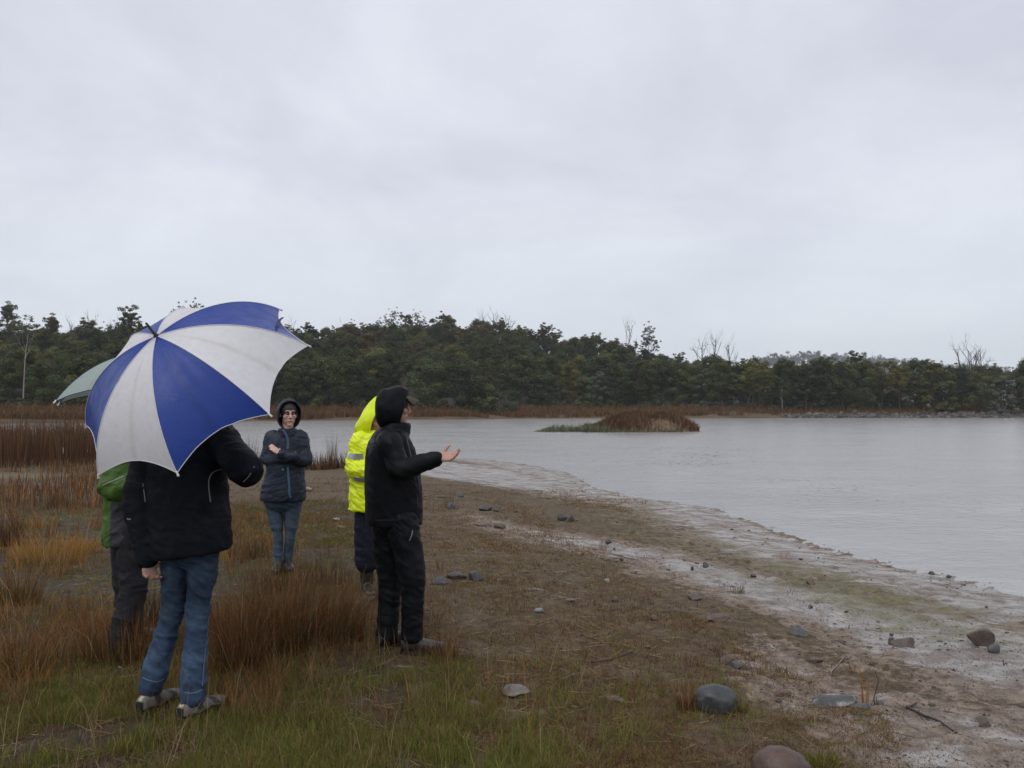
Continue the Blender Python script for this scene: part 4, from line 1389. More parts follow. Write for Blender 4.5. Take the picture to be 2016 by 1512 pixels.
RK = [  # px, py(base), width px, height px, depth ratio, colour, rotation, label, sink
    (1412, 1412, 78, 43, 0.85, 'dark', 0.2, 'dark wet rounded boulder beside the rust rush tuft', 0.2),
    (1546, 1556, 100, 58, 0.9, 'red', 0.2, 'reddish-brown boulder cut by the bottom edge', 0.2),
    (1932, 1276, 52, 36, 0.9, 'brown', 0.3, 'dark upright rock on the sand near the right edge', 0.25),
    (1958, 1292, 44, 18, 0.4, 'grey', -0.6, 'thin tilted slab leaning on the dark upright rock', 0.25),
    (1782, 1280, 54, 20, 0.6, 'brown', 0.1, 'low brown rock half sunk in the sand left of the dark upright rock', 0.35),
    (1757, 1270, 12, 9, 0.8, 'dark', 0.1, 'small dark stone touching the low brown rock', 0.3),
    (1572, 1258, 38, 22, 0.5, 'grey', -0.6, 'grey tilted slab at the edge of the brown grass', 0.25),
    (1640, 1392, 84, 17, 0.7, 'quartz', -0.25, 'flat grey slab with a white patch on the sand', 0.35),
    (1692, 1402, 44, 13, 0.4, 'grey', -0.4, 'thin grey slab tailing off the white-patched slab', 0.35),
    (1432, 1314, 38, 26, 0.6, 'pink', -0.5, 'pinkish-grey stone uphill of the dark rounded boulder', 0.35),
    (1450, 1322, 24, 14, 0.6, 'grey', 0.3, 'small grey stone leaning on the pinkish-grey stone', 0.35),
    (1414, 1226, 40, 12, 0.6, 'pink', -0.2, 'flat reddish stone at the border of grass and pale mud', 0.3),
    (1370, 1184, 34, 10, 0.7, 'brown', 0.0, 'flat dark stone in the pale mud above the flat reddish stone', 0.35),
    (1014, 1380, 50, 14, 0.8, 'pale', 0.1, 'pale flat stone with pits in the grass right of the speaker', 0.35),
    (937, 1408, 40, 18, 0.8, 'pink', 0.4, 'rounded pinkish stone below left of the pale pitted stone', 0.4),
    (1062, 1210, 22, 9, 0.7, 'white', 0.2, 'small whitish stone in the brown grass right of the speaker', 0.3),
    (1196, 1148, 13, 8, 0.7, 'white', 0.2, 'tiny whitish stone in the brown grass below the pale mud', 0.3),
    (866, 1152, 44, 20, 0.6, 'grey', -0.2, 'grey stone nearest the speaker in a row of three', 0.3),
    (896, 1142, 40, 17, 0.7, 'grey', -0.1, 'middle grey stone of the row of three by the speaker', 0.3),
    (934, 1148, 32, 19, 0.6, 'grey', 0.3, 'pointed grey stone at the right end of the row of three', 0.3),
    (1107, 1027, 18, 13, 0.7, 'dark', 0.0, 'dark block on the mud, the left one of a close pair', 0.2),
    (1124, 1030, 15, 17, 0.8, 'brown', 0.0, 'dark upright block, the right one of a close pair', 0.2),
    (956, 1007, 24, 12, 0.7, 'dark', 0.2, 'dark wedge stone on the shore right of the speaker\'s elbow', 0.25),
    (978, 1008, 14, 7, 0.7, 'dark', 0.2, 'small dark stone right of the dark wedge stone', 0.3),
    (888, 1003, 22, 12, 0.7, 'grey', 0.5, 'grey stone at the foot of the sparse rushes', 0.3),
    (904, 980, 17, 7, 0.6, 'dark', 0.5, 'small flat dark stone behind the sparse rushes', 0.25),
    (874, 981, 26, 8, 0.6, 'brown', 0.1, 'flat brown stone left of the sparse rushes', 0.3),
    (948, 1037, 36, 8, 0.6, 'pale', 0.0, 'thin pale slab at the end of the white mud streak', 0.3),
    (984, 1042, 24, 10, 0.7, 'brown', 0.0, 'brown stone right of the thin pale slab', 0.3),
    (1016, 1010, 10, 6, 0.7, 'red', 0.0, 'tiny reddish stone right of the small dark stone', 0.3),
    (1390, 1119, 11, 11, 0.9, 'dark', 0.0, 'small dark lump standing on the pale mud', 0.2),
    (1363, 1128, 7, 8, 0.9, 'dark', 0.0, 'tiny dark lump left of the small dark lump', 0.2),
    (1199, 1073, 12, 9, 0.9, 'dark', 0.0, 'small dark stone right of the tiny rush tuft', 0.2),
    (1224, 1106, 9, 7, 0.9, 'brown', 0.0, 'tiny brown stone on the white mud streak', 0.2),
    (1208, 1100, 22, 6, 0.6, 'white', 0.1, 'thin whitish flake by the white mud streak', 0.3),
    (1484, 1139, 14, 8, 0.8, 'dark', 0.4, 'dark knob of peat above the flattened rush tuft', 0.1),
    (1596, 1152, 18, 9, 0.8, 'brown', 0.0, 'brown clod on the mud below the green strip', 0.25),
    (1942, 1440, 30, 15, 0.8, 'brown', 0.0, 'dark stone at the lower right edge of the sand', 0.3),
    (1210, 1190, 14, 10, 0.8, 'brown', 0.0, 'small dark brown stone in the middle of the brown grass', 0.3),
    (1286, 1224, 16, 10, 0.8, 'pink', 0.0, 'small pinkish stone in the brown grass', 0.3),
    (1104, 1182, 14, 7, 0.7, 'pale', 0.5, 'pale flake, first of a short broken line', 0.3),
    (1124, 1189, 20, 6, 0.6, 'pale', -0.3, 'pale long flake at the end of a short broken line', 0.3),
    (1056, 1164, 26, 6, 0.6, 'pale', 0.1, 'thin pale flake left of the broken line of flakes', 0.3),
    (1275, 1282, 12, 8, 0.8, 'pink', 0.0, 'tiny pale pink stone right of the thin stick', 0.3),
    (662, 1026, 12, 5, 0.7, 'white', 0.0, 'tiny white stone in the olive grass right of the folded-arms person', 0.2),
    (672, 1040, 18, 5, 0.6, 'pale', 0.2, 'pale flake below the tiny white stone', 0.3),
    (1606, 1312, 30, 12, 0.8, 'brown', 0.0, 'brown stone half hidden in the litter above the white-patched slab', 0.5),
    (1205, 1388, 46, 9, 0.7, 'pink', 0.1, 'buried pinkish stone showing only its back in the grass', 0.55),
    (1540, 1376, 40, 14, 0.6, 'pink', -0.4, 'flat pinkish slab left of the white-patched slab', 0.5),
    (1756, 1255, 9, 6, 0.8, 'dark', 0.0, 'dark crumb above the low brown rock', 0.2),
    (1878, 1324, 8, 7, 0.8, 'dark', 0.0, 'small dark lump on the sand below the dark upright rock', 0.2),
    (1704, 1291, 8, 6, 0.8, 'dark', 0.0, 'tiny dark lump near the tall orange stalks', 0.2),
    (1596, 1200, 10, 7, 0.8, 'brown', 0.0, 'tiny brown clod in the middle of the sand', 0.2),
    (1736, 1395, 16, 9, 0.8, 'dark', 0.0, 'small dark stone at the foot of the broken stalks', 0.3),
    (1868, 1140, 12, 6, 0.8, 'dark', 0.0, 'dark lump at the waterline near the right edge', 0.2),
    (1836, 1133, 12, 6, 0.8, 'dark', 0.0, 'small dark lump at the waterline left of another', 0.2),
]
for i, (px, py, wp, hp, dr, c, rot, lab, sink) in enumerate(RK):
    g = ground_at(px, py - hp * 0.12)
    sc = g.y / F
    V, T = rock_shape(300 + i, 4 if wp > 30 else 3, (3, 0)[i] if i in (0, 1) else 9, 0.2 if i in (0, 1) else 0.26)
    V = V * np.array([wp * sc * 0.56, wp * sc * 0.56 * dr, hp * sc * 0.62 / (1 - sink * 0.5)])
    cr_, sr_ = math.cos(rot), math.sin(rot)
    # rotation tilts the slab in the upright plane a little and turns it on the ground
    V = np.stack([V[:, 0] * math.cos(rot * 0.35) + V[:, 2] * math.sin(rot * 0.35), V[:, 1], -V[:, 0] * math.sin(rot * 0.35) + V[:, 2] * math.cos(rot * 0.35)], -1)
    lo = V[:, 2].min()
    V[:, 2] -= lo + hp * sc * (sink + 0.14)
    V = V + np.array([0, wp * sc * 0.2 * dr, 0])
    o = obj('stone' if wp < 60 else 'boulder', mesh_np('stone', V, T, smooth=True), RM[c], None, g)
    tag(o, lab, 'stone' if wp < 60 else 'boulder', 'stones on the shore')

# --- sticks
M_stick = mat_plain('stick_dark', (0.045, 0.034, 0.028), 0.7, bump=0.4, scale=40, var=0.4)
M_stickp = mat_plain('stick_pale', (0.24, 0.20, 0.16), 0.75, bump=0.4, scale=40, var=0.3)
for pts, r0, mt, lab, fork in [
        ([(1785, 1397), (1820, 1413), (1850, 1428), (1876, 1443)], 0.008, M_stick, 'dark thin stick lying on the sand at the lower right', [(1790, 1399), (1805, 1393)]),
        ([(1164, 1312), (1205, 1302), (1246, 1293)], 0.006, M_stick, 'straight brown stick in the grass below the small dark brown stone', None),
        ([(1144, 1253), (1164, 1258), (1184, 1264)], 0.005, M_stick, 'short brown stick above the longer straight one', None),
        ([(1634, 1330), (1650, 1314), (1664, 1303)], 0.005, M_stickp, 'pale forked twig on the litter above the white-patched slab', [(1636, 1328), (1636, 1336)]),
        ([(1720, 1380), (1733, 1340), (1728, 1327)], 0.003, M_stick, 'bent rush stem arching beside the tall orange stalks', None),
        ([(9, 1040), (22, 1052), (34, 1063)], 0.004, M_stickp, 'pale straw leaning on the orange grass at the left', None),
        ([(232, 1320), (243, 1323), (256, 1326)], 0.006, M_stickp, 'pale bark strip on the grass left of the hiking shoes', None),
        ([(994, 1334), (1020, 1332), (1044, 1331)], 0.003, M_stickp, 'thin straw above the pale pitted stone', None),
        ([(1255, 1105), (1225, 1097), (1200, 1090)], 0.004, M_stick, 'thin dark twig by the tiny rush tuft on the mud', None)]:
    W_ = [ground_at(*p) for p in pts]
    arch = 'arching' in lab
    lean_ = 'leaning' in lab
    if arch:
        W_ = [A3_ for A3_ in W_]
        b0 = W_[0]
        W_ = [b0, Vector((b0.x + 0.03, b0.y, b0.z + 0.11)), Vector((b0.x + 0.01, b0.y, b0.z + 0.17))]
    P = np.array([(w.x, w.y, w.z + r0 * 0.9 + (0.18 * (1 - k / 2) if lean_ else 0)) for k, w in enumerate(W_)])
    base = Vector(P[0])
    V, T = tube_np(P - P[0], np.linspace(r0, r0 * 0.6, len(P)), 7)
    o = obj('stick', mesh_np('stick', V, T, smooth=True), mt, None, base)
    tag(o, lab, 'stick', 'sticks on the shore')
    if fork:
        Wf = [ground_at(*p) for p in fork]
        Pf = np.array([(w.x, w.y, w.z + 0.008) for w in Wf]) - P[0]
        V, T = tube_np(Pf, [r0 * 0.6, r0 * 0.4], 6)
        obj('twig', mesh_np('twig', V, T, smooth=True), mt, o)
# driftwood log behind the folded-arms person
g = ground_at(600, 968)
V, T = tube_np([(-0.12, 0, 0.02), (-0.05, 0.02, 0.04), (0.06, 0.03, 0.045), (0.14, 0.0, 0.03)], [0.03, 0.045, 0.04, 0.02], 9)
tag(obj('driftwood', mesh_np('driftwood', V, T, smooth=True), M_stickp, None, g), 'pale driftwood chunk lying right of the folded-arms person', 'driftwood')

# --- crumbs of peat and small pebbles
V1, T1 = ICO[1]


def crumbs(name, label, x, y, size, cols, flat=0.6):
    n = len(x)
    sc = size[:, None, None] * np.array([1, 1, flat]) * rng.uniform(0.6, 1.4, (n, 1, 3))
    V = V1[None] * (1 + rng.uniform(-0.3, 0.3, (n, len(V1), 1))) * sc
    V = V + np.stack([x, y, height(x, y) + size * 0.1], -1)[:, None, :]
    T = (T1[None] + (np.arange(n) * len(V1))[:, None, None]).reshape(-1, 3)
    return tag(obj(name, mesh_np(name, V.reshape(-1, 3), T, col=np.repeat(cols, len(V1), axis=0), smooth=False), M_crumb), label, kind='stuff')


m, nt, b = new_mat('crumb')
at = N(nt, 'ShaderNodeAttribute', attribute_name='col')
L(nt, at.outputs['Color'], b.inputs['Base Color'])
b.inputs['Roughness'].default_value = 0.6
M_crumb = m
n = 13000
px, py, x, y = scatter_px(n, 990, 1540, 950, 2080)
sd_ = poly_sd(x, y, LAKE)
kp = (sd_ > 0.05) & (rng.uniform(0, 1, n) < np.where((sd_ > 2.5) & (sd_ < 6), 0.75, 0.3) * np.clip((noise2(x, y, 0.5, 3, 81) - 0.35) * 4, 0, 1))
x, y = x[kp], y[kp]
sz = np.exp(rng.normal(math.log(0.0046), 0.55, len(x))) * np.clip(y / 6, 0.8, 2.2)
crumbs('peat_crumbs', 'dark crumbs of peat strewn over the pale mud', x, y, np.clip(sz, 0.003, 0.035), pick([(0.055, 0.042, 0.032), (0.035, 0.028, 0.022), (0.09, 0.07, 0.05)], len(x)), 0.5)
# wrack line of pebbles along the water
seg = np.array(near_shore[3:36])
k = rng.integers(0, len(seg) - 1, 1300)
t = rng.uniform(0, 1, 1300)[:, None]
p = seg[k] * (1 - t) + seg[k + 1] * t + rng.normal(0, 0.25, (1300, 2))
p = p[np.abs(poly_sd(p[:, 0], p[:, 1], LAKE)) < 0.5]
crumbs('wrack_pebbles', 'dark pebbles and wrack along the waterline', p[:, 0], p[:, 1], np.clip(np.exp(rng.normal(math.log(0.0048), 0.5, len(p))) * np.clip(p[:, 1] / 10, 0.8, 1.6), 0.003, 0.03), pick([(0.06, 0.05, 0.042), (0.11, 0.095, 0.08), (0.04, 0.035, 0.03)], len(p)))

# --- rock bank on the far shore, right: the largest rocks are parts, the small rubble one mass
n = 1500
px = rng.uniform(1540, 2120, n)
yd = np.interp(px, [1540, 2016, 2120], [132.5, 133.0, 133.5]) + rng.uniform(0, 1, n) ** 1.3 * np.interp(px, [1540, 1700, 2100], [4.0, 6.5, 7.5])
x = (px - 1008) / F * yd
sz = np.exp(rng.normal(math.log(0.33), 0.35, n))
zz = height(x, yd, False) + sz * 0.2
bcol = [(0.045, 0.037, 0.032), (0.07, 0.058, 0.05), (0.03, 0.026, 0.024), (0.11, 0.094, 0.082)]
bank = empty('rock_bank', (float(x.mean()), float(yd.mean()), WATER_Z))
tag(bank, 'tumbled dark rock bank along the right far shore', 'rock bank')
b0 = np.array(bank.location)
order = np.argsort(-sz)
big, small = order[:280], order[280:]
protos = []
for k in range(16):
    V, T = rock_shape(700 + k, 2, 7, 0.25)
    protos.append(mesh_np('rock', V, T, col=np.tile(pick(bcol, 1), (len(V), 1))))
for j, i_ in enumerate(big):
    o = obj('rock', protos[j % 16], M_crumb, bank, Vector(np.array([x[i_], yd[i_], zz[i_]]) - b0))
    o.scale = sz[i_] * rng.uniform(0.7, 1.35, 3) * np.array([1.15, 1, 0.8])
    o.rotation_euler = (rng.normal(0, 0.3), rng.normal(0, 0.3), rng.uniform(0, 6.28))
x, yd, sz, zz = x[small], yd[small], sz[small], zz[small]
n = len(x)
V = V1[None] * (1 + rng.uniform(-0.28, 0.28, (n, len(V1), 1))) * (sz[:, None, None] * rng.uniform(0.6, 1.3, (n, 1, 3)))
V = V + np.stack([x, yd, zz], -1)[:, None, :] - b0
T = (T1[None] + (np.arange(n) * len(V1))[:, None, None]).reshape(-1, 3)
tag(obj('rubble', mesh_np('rubble', V.reshape(-1, 3), T, col=np.repeat(pick(bcol, n), len(V1), axis=0)), M_crumb, bank), kind='stuff')

# ------------------------------------------------------------------ figures
VZ = np.array([0.0, 0.0, 1.0])


def A3(v):
    return np.array([v[0], v[1], v[2]], dtype=float)


def unit(v):
    v = np.asarray(v, dtype=float)
    return v / (np.linalg.norm(v) + 1e-12)


def catmull(P, k=6):
    P = np.asarray(P, dtype=float)
    if len(P) < 3:
        t = np.linspace(0, 1, k + 1)[:, None]
        return P[0] * (1 - t) + P[1] * t
    Q_ = np.vstack([2 * P[0] - P[1], P, 2 * P[-1] - P[-2]])
    out = []
    for i in range(1, len(Q_) - 2):
        p0, p1, p2, p3 = Q_[i - 1:i + 3]
        for t in np.linspace(0, 1, k, endpoint=False):
            out.append(0.5 * ((2 * p1) + (-p0 + p2) * t + (2 * p0 - 5 * p1 + 4 * p2 - p3) * t * t + (-p0 + 3 * p1 - 3 * p2 + p3) * t ** 3))
    out.append(P[-1])
    return np.array(out)


def rings_to_mesh(rings, cap=True):
    """rings: (k, n, 3) -> closed tube"""
    k, n, _ = rings.shape
    V = rings.reshape(-1, 3)
    i = (np.arange(k - 1)[:, None] * n + np.arange(n)[None, :]).ravel()
    j = (np.arange(k - 1)[:, None] * n + (np.arange(n)[None, :] + 1) % n).ravel()
    T = np.concatenate([np.stack([i, j, j + n], -1), np.stack([i, j + n, i + n], -1)])
    if cap:
        c0, c1 = len(V), len(V) + 1
        V = np.vstack([V, rings[0].mean(0), rings[-1].mean(0)])
        a = np.arange(n)
        b_ = (a + 1) % n
        T = np.concatenate([T, np.stack([b_, a, np.full(n, c0)], -1), np.stack([a + (k - 1) * n, b_ + (k - 1) * n, np.full(n, c1)], -1)])
    return V, T


def loft(cs, xs, ys, n=28, k=5, power=2.4):
    """cross-sections: centres, half-width vectors, half-depth vectors"""
    cs, xs, ys = catmull(cs, k), catmull(xs, k), catmull(ys, k)
    a = np.linspace(0, 2 * np.pi, n, endpoint=False)
    ca, sa_ = np.cos(a), np.sin(a)
    ca = np.sign(ca) * np.abs(ca) ** (2 / power)
    sa_ = np.sign(sa_) * np.abs(sa_) ** (2 / power)
    rings = cs[:, None, :] + ca[None, :, None] * xs[:, None, :] + sa_[None, :, None] * ys[:, None, :]
    return rings_to_mesh(rings)


def limb(path, radii, n=16, k=5, flat=None):
    """round tapered limb through the points; rounded ends"""
    P = catmull(path, k)
    Rr_ = catmull(np.array(radii, dtype=float)[:, None], k)[:, 0]
    d0, d1 = unit(P[0] - P[1]), unit(P[-1] - P[-2])
    P = np.vstack([P[0] + d0 * Rr_[0] * 0.6, P[0] + d0 * Rr_[0] * 0.35, P, P[-1] + d1 * Rr_[-1] * 0.35, P[-1] + d1 * Rr_[-1] * 0.6])
    Rr_ = np.concatenate([[Rr_[0] * 0.4, Rr_[0] * 0.8], Rr_, [Rr_[-1] * 0.8, Rr_[-1] * 0.4]])
    T = np.gradient(P, axis=0)
    T /= np.linalg.norm(T, axis=1)[:, None] + 1e-9
    X = np.cross(T[0], [0.3, 0.9, 0.2])
    X = unit(X)
    rings = []
    a = np.linspace(0, 2 * np.pi, n, endpoint=False)
    for p, t, r in zip(P, T, Rr_):
        X = unit(X - t * np.dot(X, t))
        Y = np.cross(t, X)
        v = r * (np.cos(a)[:, None] * X + np.sin(a)[:, None] * Y)
        if flat is not None:
            fv, fs = flat
            v = v - np.outer(v @ fv, fv) * (1 - fs)
        rings.append(p + v)
    return rings_to_mesh(np.array(rings))


def ell(c, ax, n=18):
    """ellipsoid with half-axis vectors ax"""
    t = np.linspace(0.06, np.pi - 0.06, n)
    a = np.linspace(0, 2 * np.pi, n, endpoint=False)
    ax = np.asarray(ax, dtype=float)
    rings = np.asarray(c)[None, None, :] + np.cos(t)[:, None, None] * ax[2] + np.sin(t)[:, None, None] * (np.cos(a)[None, :, None] * ax[0] + np.sin(a)[None, :, None] * ax[1])
    return rings_to_mesh(rings)


def fuse(parts, voxel, smooth=3, sm_f=0.5):
    """one continuous surface from overlapping closed pieces -> (verts, faces)"""
    V, T = join_np(parts)
    me = mesh_np('tmp', V, T)
    o = bpy.data.objects.new('tmp', me)
    COL.objects.link(o)
    md = o.modifiers.new('r', 'REMESH')
    md.mode = 'VOXEL'
    md.voxel_size = voxel
    if smooth:
        sm = o.modifiers.new('s', 'SMOOTH')
        sm.factor = sm_f
        sm.iterations = smooth
    dg = bpy.context.evaluated_depsgraph_get()
    ev = o.evaluated_get(dg)
    m2 = ev.to_mesh()
    nv = len(m2.vertices)
    co = np.empty(nv * 3, dtype=np.float32)
    m2.vertices.foreach_get('co', co)
    no = np.empty(nv * 3, dtype=np.float32)
    m2.vertices.foreach_get('normal', no)
    m2.calc_loop_triangles()
    tr = np.empty(len(m2.loop_triangles) * 3, dtype=np.int32)
    m2.loop_triangles.foreach_get('vertices', tr)
    npoly = len(m2.polygons)
    lt = np.empty(npoly, dtype=np.int32)
    m2.polygons.foreach_get('loop_total', lt)
    if (lt == 4).all():
        q = np.empty(npoly * 4, dtype=np.int32)
        m2.loops.foreach_get('vertex_index', q)
        faces = q.reshape(-1, 4)
    else:
        faces = tr.reshape(-1, 3)
    ev.to_mesh_clear()
    bpy.data.objects.remove(o)
    bpy.data.meshes.remove(me)
    return co.reshape(-1, 3).astype(float), no.reshape(-1, 3).astype(float), faces


def folds(V, Nn, amp, seed, joints=(), freq=(8, 8, 15), tilt=0.0):
    """cloth folds: ridged drapery everywhere, bunched rings near the joints"""
    P = V.copy()
    if tilt:
        P[:, 2] += tilt * P[:, 0]
    w = fbm3(V * 3.0, 2, seed + 5)
    q = fbm3(P * np.array(freq) + (w[:, None] - 0.5) * 2.5, 3, seed)
    rid = np.clip(1 - np.abs(2 * q - 1) * 3.0, -0.6, 1)
    rid = np.sign(rid) * np.abs(rid) ** 1.4
    q2 = fbm3(P * np.array(freq) * np.array([0.7, 0.7, 2.3]) + (w[:, None] - 0.5) * 4.0 + 31.0, 2, seed + 9)
    rid2 = np.clip(1 - np.abs(2 * q2 - 1) * 4.0, 0, 1)
    d = amp * (rid * 0.85 - 0.2) + amp * 0.55 * rid2 * np.clip(w * 2.4 - 0.7, 0, 1)
    folds.ridge = np.clip(0.5 * np.clip(rid, 0, 1) + 0.6 * rid2, 0, 1)
    big = fbm3(V * 4.5, 2, seed + 77) - 0.5
    d = d + amp * 1.0 * big
    for jp, ax, rad_, a2, wl_ in joints:
        r_ = V - A3(jp)
        g = np.exp(-(np.sum(r_ * r_, 1) / rad_ ** 2))
        ax_ = unit(ax)
        al = r_ @ ax_
        pr = r_ - al[:, None] * ax_
        qq = fbm3(pr * 5.5 + np.outer(al / wl_ * 0.55 + (w - 0.5) * 2.0, ax_) + 7.3, 2, seed + 31)
        d = d + g * a2 * ((1 - np.abs(2 * qq - 1) * 2.4) - 0.3)
    return V + Nn * d[:, None]


class Fig:
    def __init__(self, label, base):
        self.base = A3(base)
        self.root = empty('person', base)
        tag(self.root, label, 'person', 'people standing by the lake')
        self.o = {}

    def add(self, name, V, T, mat, parent=None, col=None, label=None, smooth=True):
        me = mesh_np(name, V - self.base, T, col=col, smooth=smooth)
        o = obj(name, me, mat, parent or self.root)
        if label:
            o['label'] = label
        self.o[name] = o
        return o


def head_axes(f):
    f = unit(f)
    r_ = unit(np.cross(f, VZ))
    u = np.cross(r_, f)
    return f, r_, u


def head_parts(c, f, s=1.0):
    f, r_, u = head_axes(f)
    P = lambda a, b_, d: c + (f * a + r_ * b_ + u * d) * s
    E = lambda p, a, b_, d: ell(p, [r_ * b_ * s, f * a * s, u * d * s])
    out = [E(P(-0.008, 0, 0.028), 0.094, 0.074, 0.088), E(P(0.028, 0, -0.045), 0.064, 0.058, 0.070), E(P(0.07, 0, -0.098), 0.024, 0.026, 0.020),
           limb([P(0.082, 0, 0.022), P(0.098, 0, -0.004), P(0.110, 0, -0.028)], [0.009 * s, 0.0105 * s, 0.0135 * s], 10),
           E(P(0.096, 0.010, -0.035), 0.010, 0.009, 0.008), E(P(0.096, -0.010, -0.035), 0.010, 0.009, 0.008),
           E(P(0.088, 0, -0.060), 0.011, 0.024, 0.0075), E(P(0.086, 0, -0.075), 0.011, 0.021, 0.008), E(P(0.076, 0, 0.032), 0.014, 0.050, 0.011)]
    for sg in (-1, 1):
        out.append(E(P(0.062, sg * 0.038, -0.022), 0.026, 0.024, 0.024))
        out.append(E(P(-0.012, sg * 0.076, -0.008), 0.018, 0.010, 0.030))
    return out


def hand_parts(wrist, d, n, thumb, s=1.0, curl=0.5, spread=0.05, tcurl=0.3):
    """palm and five fingers; d towards the fingertips, n out of the palm, thumb towards the thumb side"""
    d = unit(d)
    t = unit(thumb - d * np.dot(thumb, d))
    n = unit(np.cross(d, t)) * (1 if np.dot(np.cross(d, t), n) > 0 else -1)
    w = A3(wrist)
    out = [loft([w - d * 0.02 * s, w + d * 0.02 * s, w + d * 0.055 * s, w + d * 0.088 * s, w + d * 0.098 * s],
                [t * 0.027 * s, t * 0.031 * s, t * 0.040 * s, t * 0.041 * s, t * 0.036 * s],
                [n * 0.019 * s, n * 0.018 * s, n * 0.016 * s, n * 0.012 * s, n * 0.008 * s], 18, 4)]
    for i, (off, ln, r_) in enumerate([(0.031, 0.072, 0.0088), (0.0105, 0.080, 0.0092), (-0.0105, 0.074, 0.0088), (-0.030, 0.058, 0.0078)]):
        p = w + (d * (0.088 - 0.006 * (i == 3)) + t * off) * s
        dd = unit(d + t * (off * spread / 0.03))
        pts, rr = [p - dd * 0.012 * s], [r_ * s]
        ang_ = 0.0
        cu = curl * (1 + 0.13 * i)
        for sg, fr in enumerate((0.45, 0.30, 0.25)):
            ang_ += cu * (0.8, 1.0, 0.7)[sg]
            v = dd * math.cos(ang_) + n * math.sin(ang_)
            p = p + v * ln * fr * s
            pts.append(p)
            rr.append(r_ * (0.97, 0.9, 0.78)[sg] * s)
        out.append(limb(pts, rr, 10, 3))
    b_ = w + (d * 0.022 + t * 0.026) * s
    v1 = unit(d * 0.62 + t * 0.75 + n * 0.25)
    v2 = unit(v1 + n * tcurl + d * 0.25)
    out.append(limb([b_ - v1 * 0.015 * s, b_ + v1 * 0.034 * s, b_ + v1 * 0.034 * s + v2 * 0.028 * s, b_ + v1 * 0.034 * s + v2 * 0.052 * s], [0.014 * s, 0.0115 * s, 0.010 * s, 0.0085 * s], 10, 3))
    return out


def skin_mat(name, base):
    m, nt, b = new_mat(name)
    at = N(nt, 'ShaderNodeAttribute', attribute_name='col')
    L(nt, at.outputs['Color'], b.inputs['Base Color'])
    b.inputs['Roughness'].default_value = 0.45
    b.inputs['Subsurface Weight'].default_value = 0.12
    b.inputs['Subsurface Radius'].default_value = (0.01, 0.004, 0.002)
    tc = N(nt, 'ShaderNodeTexCoord')
    n = N(nt, 'ShaderNodeTexNoise', inputs={'Scale': 120.0, 'Detail': 3.0})
    L(nt, tc.outputs['Object'], n.inputs['Vector'])
    bp = N(nt, 'ShaderNodeBump', inputs={'Strength': 0.15, 'Distance': 0.003})
    L(nt, n.outputs['Fac'], bp.inputs['Height'])
    L(nt, bp.outputs[0], b.inputs['Normal'])
    return m


M_skin = skin_mat('skin', None)


def gauss(V, p, r_):
    d = V - np.asarray(p)
    return np.exp(-np.sum(d * d, 1) / r_ ** 2)


